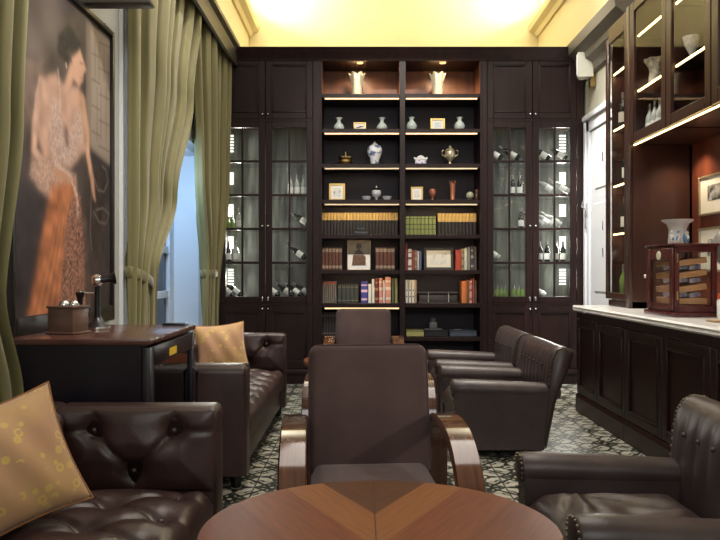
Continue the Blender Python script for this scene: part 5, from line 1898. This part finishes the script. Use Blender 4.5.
# hair
blend(capsule([(62, 42), (70, 38), (78, 46)], [9, 12, 7], 0.008), (0.022, 0.020, 0.022), 0.7 + 0.7 * n3)
blend(capsule([(60, 50), (68, 60)], [6, 6], 0.008), (0.026, 0.022, 0.022), 0.7 + 0.7 * n3)
# face in profile looking down
skin = (0.55, 0.33, 0.235)
blend(poly([(72, 58), (80, 50), (84, 62), (86, 70), (83.5, 74), (83, 80), (79, 87), (73, 78)], 0.006), skin, 0.8 + 0.4 * n1)
blend(0.6 * capsule([(80, 63), (83, 64)], [0.7, 0.6], 0.003), (0.06, 0.03, 0.025))
blend(0.6 * capsule([(81, 78), (83, 78)], [0.8, 0.6], 0.003), (0.30, 0.07, 0.05))
blend(0.9 * capsule([(66, 64), (66.5, 67)], [0.8, 0.8], 0.003), (0.7, 0.62, 0.5))
# neck, shoulders, chest
blend(capsule([(72, 70), (67, 90), (66, 100)], [6, 7, 10], 0.008), skin, 0.75 + 0.4 * n1)
blend(poly([(40, 78), (56, 74), (66, 88), (78, 86), (85, 100), (86, 150), (70, 168), (44, 160), (34, 120)], 0.010), (0.48, 0.30, 0.225), 0.75 + 0.5 * n2)
# bodice: pale lace
lace = 0.72 + 0.55 * n3
blend(0.85 * poly([(50, 104), (55, 96), (62, 118), (66, 134), (71, 130), (76, 112), (81, 108), (83, 140), (72, 166), (52, 164), (49, 130)], 0.010), (0.50, 0.36, 0.31), lace)
blend(0.8 * capsule([(66, 132), (67, 142)], [4.5, 4], 0.008), (0.13, 0.06, 0.06))
blend(0.7 * capsule([(40, 78), (36, 96), (34, 128)], [1.0, 1.0, 1.0], 0.004), (0.62, 0.5, 0.44), lace)
blend(0.7 * capsule([(58, 70), (60, 90), (60, 110)], [1.0, 1.0, 1.0], 0.004), (0.60, 0.46, 0.40), lace)
# arms
blend(capsule([(42, 84), (35, 125), (34, 150), (46, 168), (60, 176)], [6, 6, 5.5, 5, 4], 0.007), (0.58, 0.37, 0.28), 0.75 + 0.5 * n2)
blend(capsule([(82, 100), (87, 130), (88, 155), (92, 178), (94, 196)], [6, 5.5, 4.5, 3.8, 2.2], 0.006), (0.58, 0.34, 0.23), 0.75 + 0.5 * n2)
# seated lap and gown
blend(poly([(32, 158), (54, 160), (76, 176), (78, 210), (60, 205), (40, 190), (30, 175)], 0.010), (0.46, 0.30, 0.235), lace)
blend(poly([(52, 185), (74, 180), (78, 205), (70, 230), (62, 300), (58, 318), (26, 324), (36, 270), (44, 225)], 0.012), (0.46, 0.17, 0.075), 0.55 + 0.8 * n2)
for k in range(9):
    blend(0.35 * capsule([(60 + k * 1.2, 195), (50 + k * 2.0, 250), (34 + k * 3.2, 318)], [1.2, 1.6, 1.8], 0.006), (0.62, 0.28, 0.14) if k % 2 else (0.25, 0.08, 0.04))
blend(poly([(70, 200), (80, 196), (84, 240), (86, 312), (58, 318), (62, 270), (66, 225)], 0.010), (0.27, 0.135, 0.095), 0.35 + 1.2 * n3)
blend(0.7 * capsule([(56, 164), (70, 176), (77, 196), (78, 215)], [2, 2, 2, 1.4], 0.006), (0.68, 0.50, 0.42), lace)
# hands
blend(capsule([(56, 172), (66, 176), (70, 182)], [3.5, 3, 2], 0.006), (0.50, 0.27, 0.17))
blend(capsule([(92, 176), (93, 190), (95, 200)], [2.6, 2.4, 1.2], 0.005), (0.48, 0.26, 0.17))
# veil edge right of the gown
blend(0.4 * capsule([(84, 215), (88, 270), (90, 312)], [2, 2.5, 3], 0.02), (0.22, 0.15, 0.12), 0.6 + 0.8 * n2)
img = np.clip(img, 0.003, 0.9)

vs = [(0.03, float(gy[j, i]) - oy, float(gz[j, i]) - PZ0) for j in range(NV) for i in range(NU)]
fs = [(j * NU + i, j * NU + i + 1, (j + 1) * NU + i + 1, (j + 1) * NU + i) for j in range(NV - 1) for i in range(NU - 1)]
me = bpy.data.meshes.new('canvas')
me.from_pydata(vs, [], fs)
at = me.color_attributes.new('paint', 'FLOAT_COLOR', 'POINT')
at.data.foreach_set('color', np.concatenate([img.reshape(-1, 3), np.ones((NU * NV, 1))], 1).astype(np.float32).ravel())
cm, nt, p = newmat('painted canvas')
ca = nt.nodes.new('ShaderNodeVertexColor')
ca.layer_name = 'paint'
nt.links.new(ca.outputs[0], p.inputs['Base Color'])
p.inputs['Roughness'].default_value = 0.5
p.inputs['Specular IOR Level'].default_value = 0.15
me.materials.append(cm)
o = bpy.data.objects.new('canvas', me)
COL.objects.link(o)
o.parent = t
obj('stretcher', B().box(0.002, 0.028, -hy + 0.001, hy - 0.001, 0.001, hz - 0.001), M['linen'], t, False)
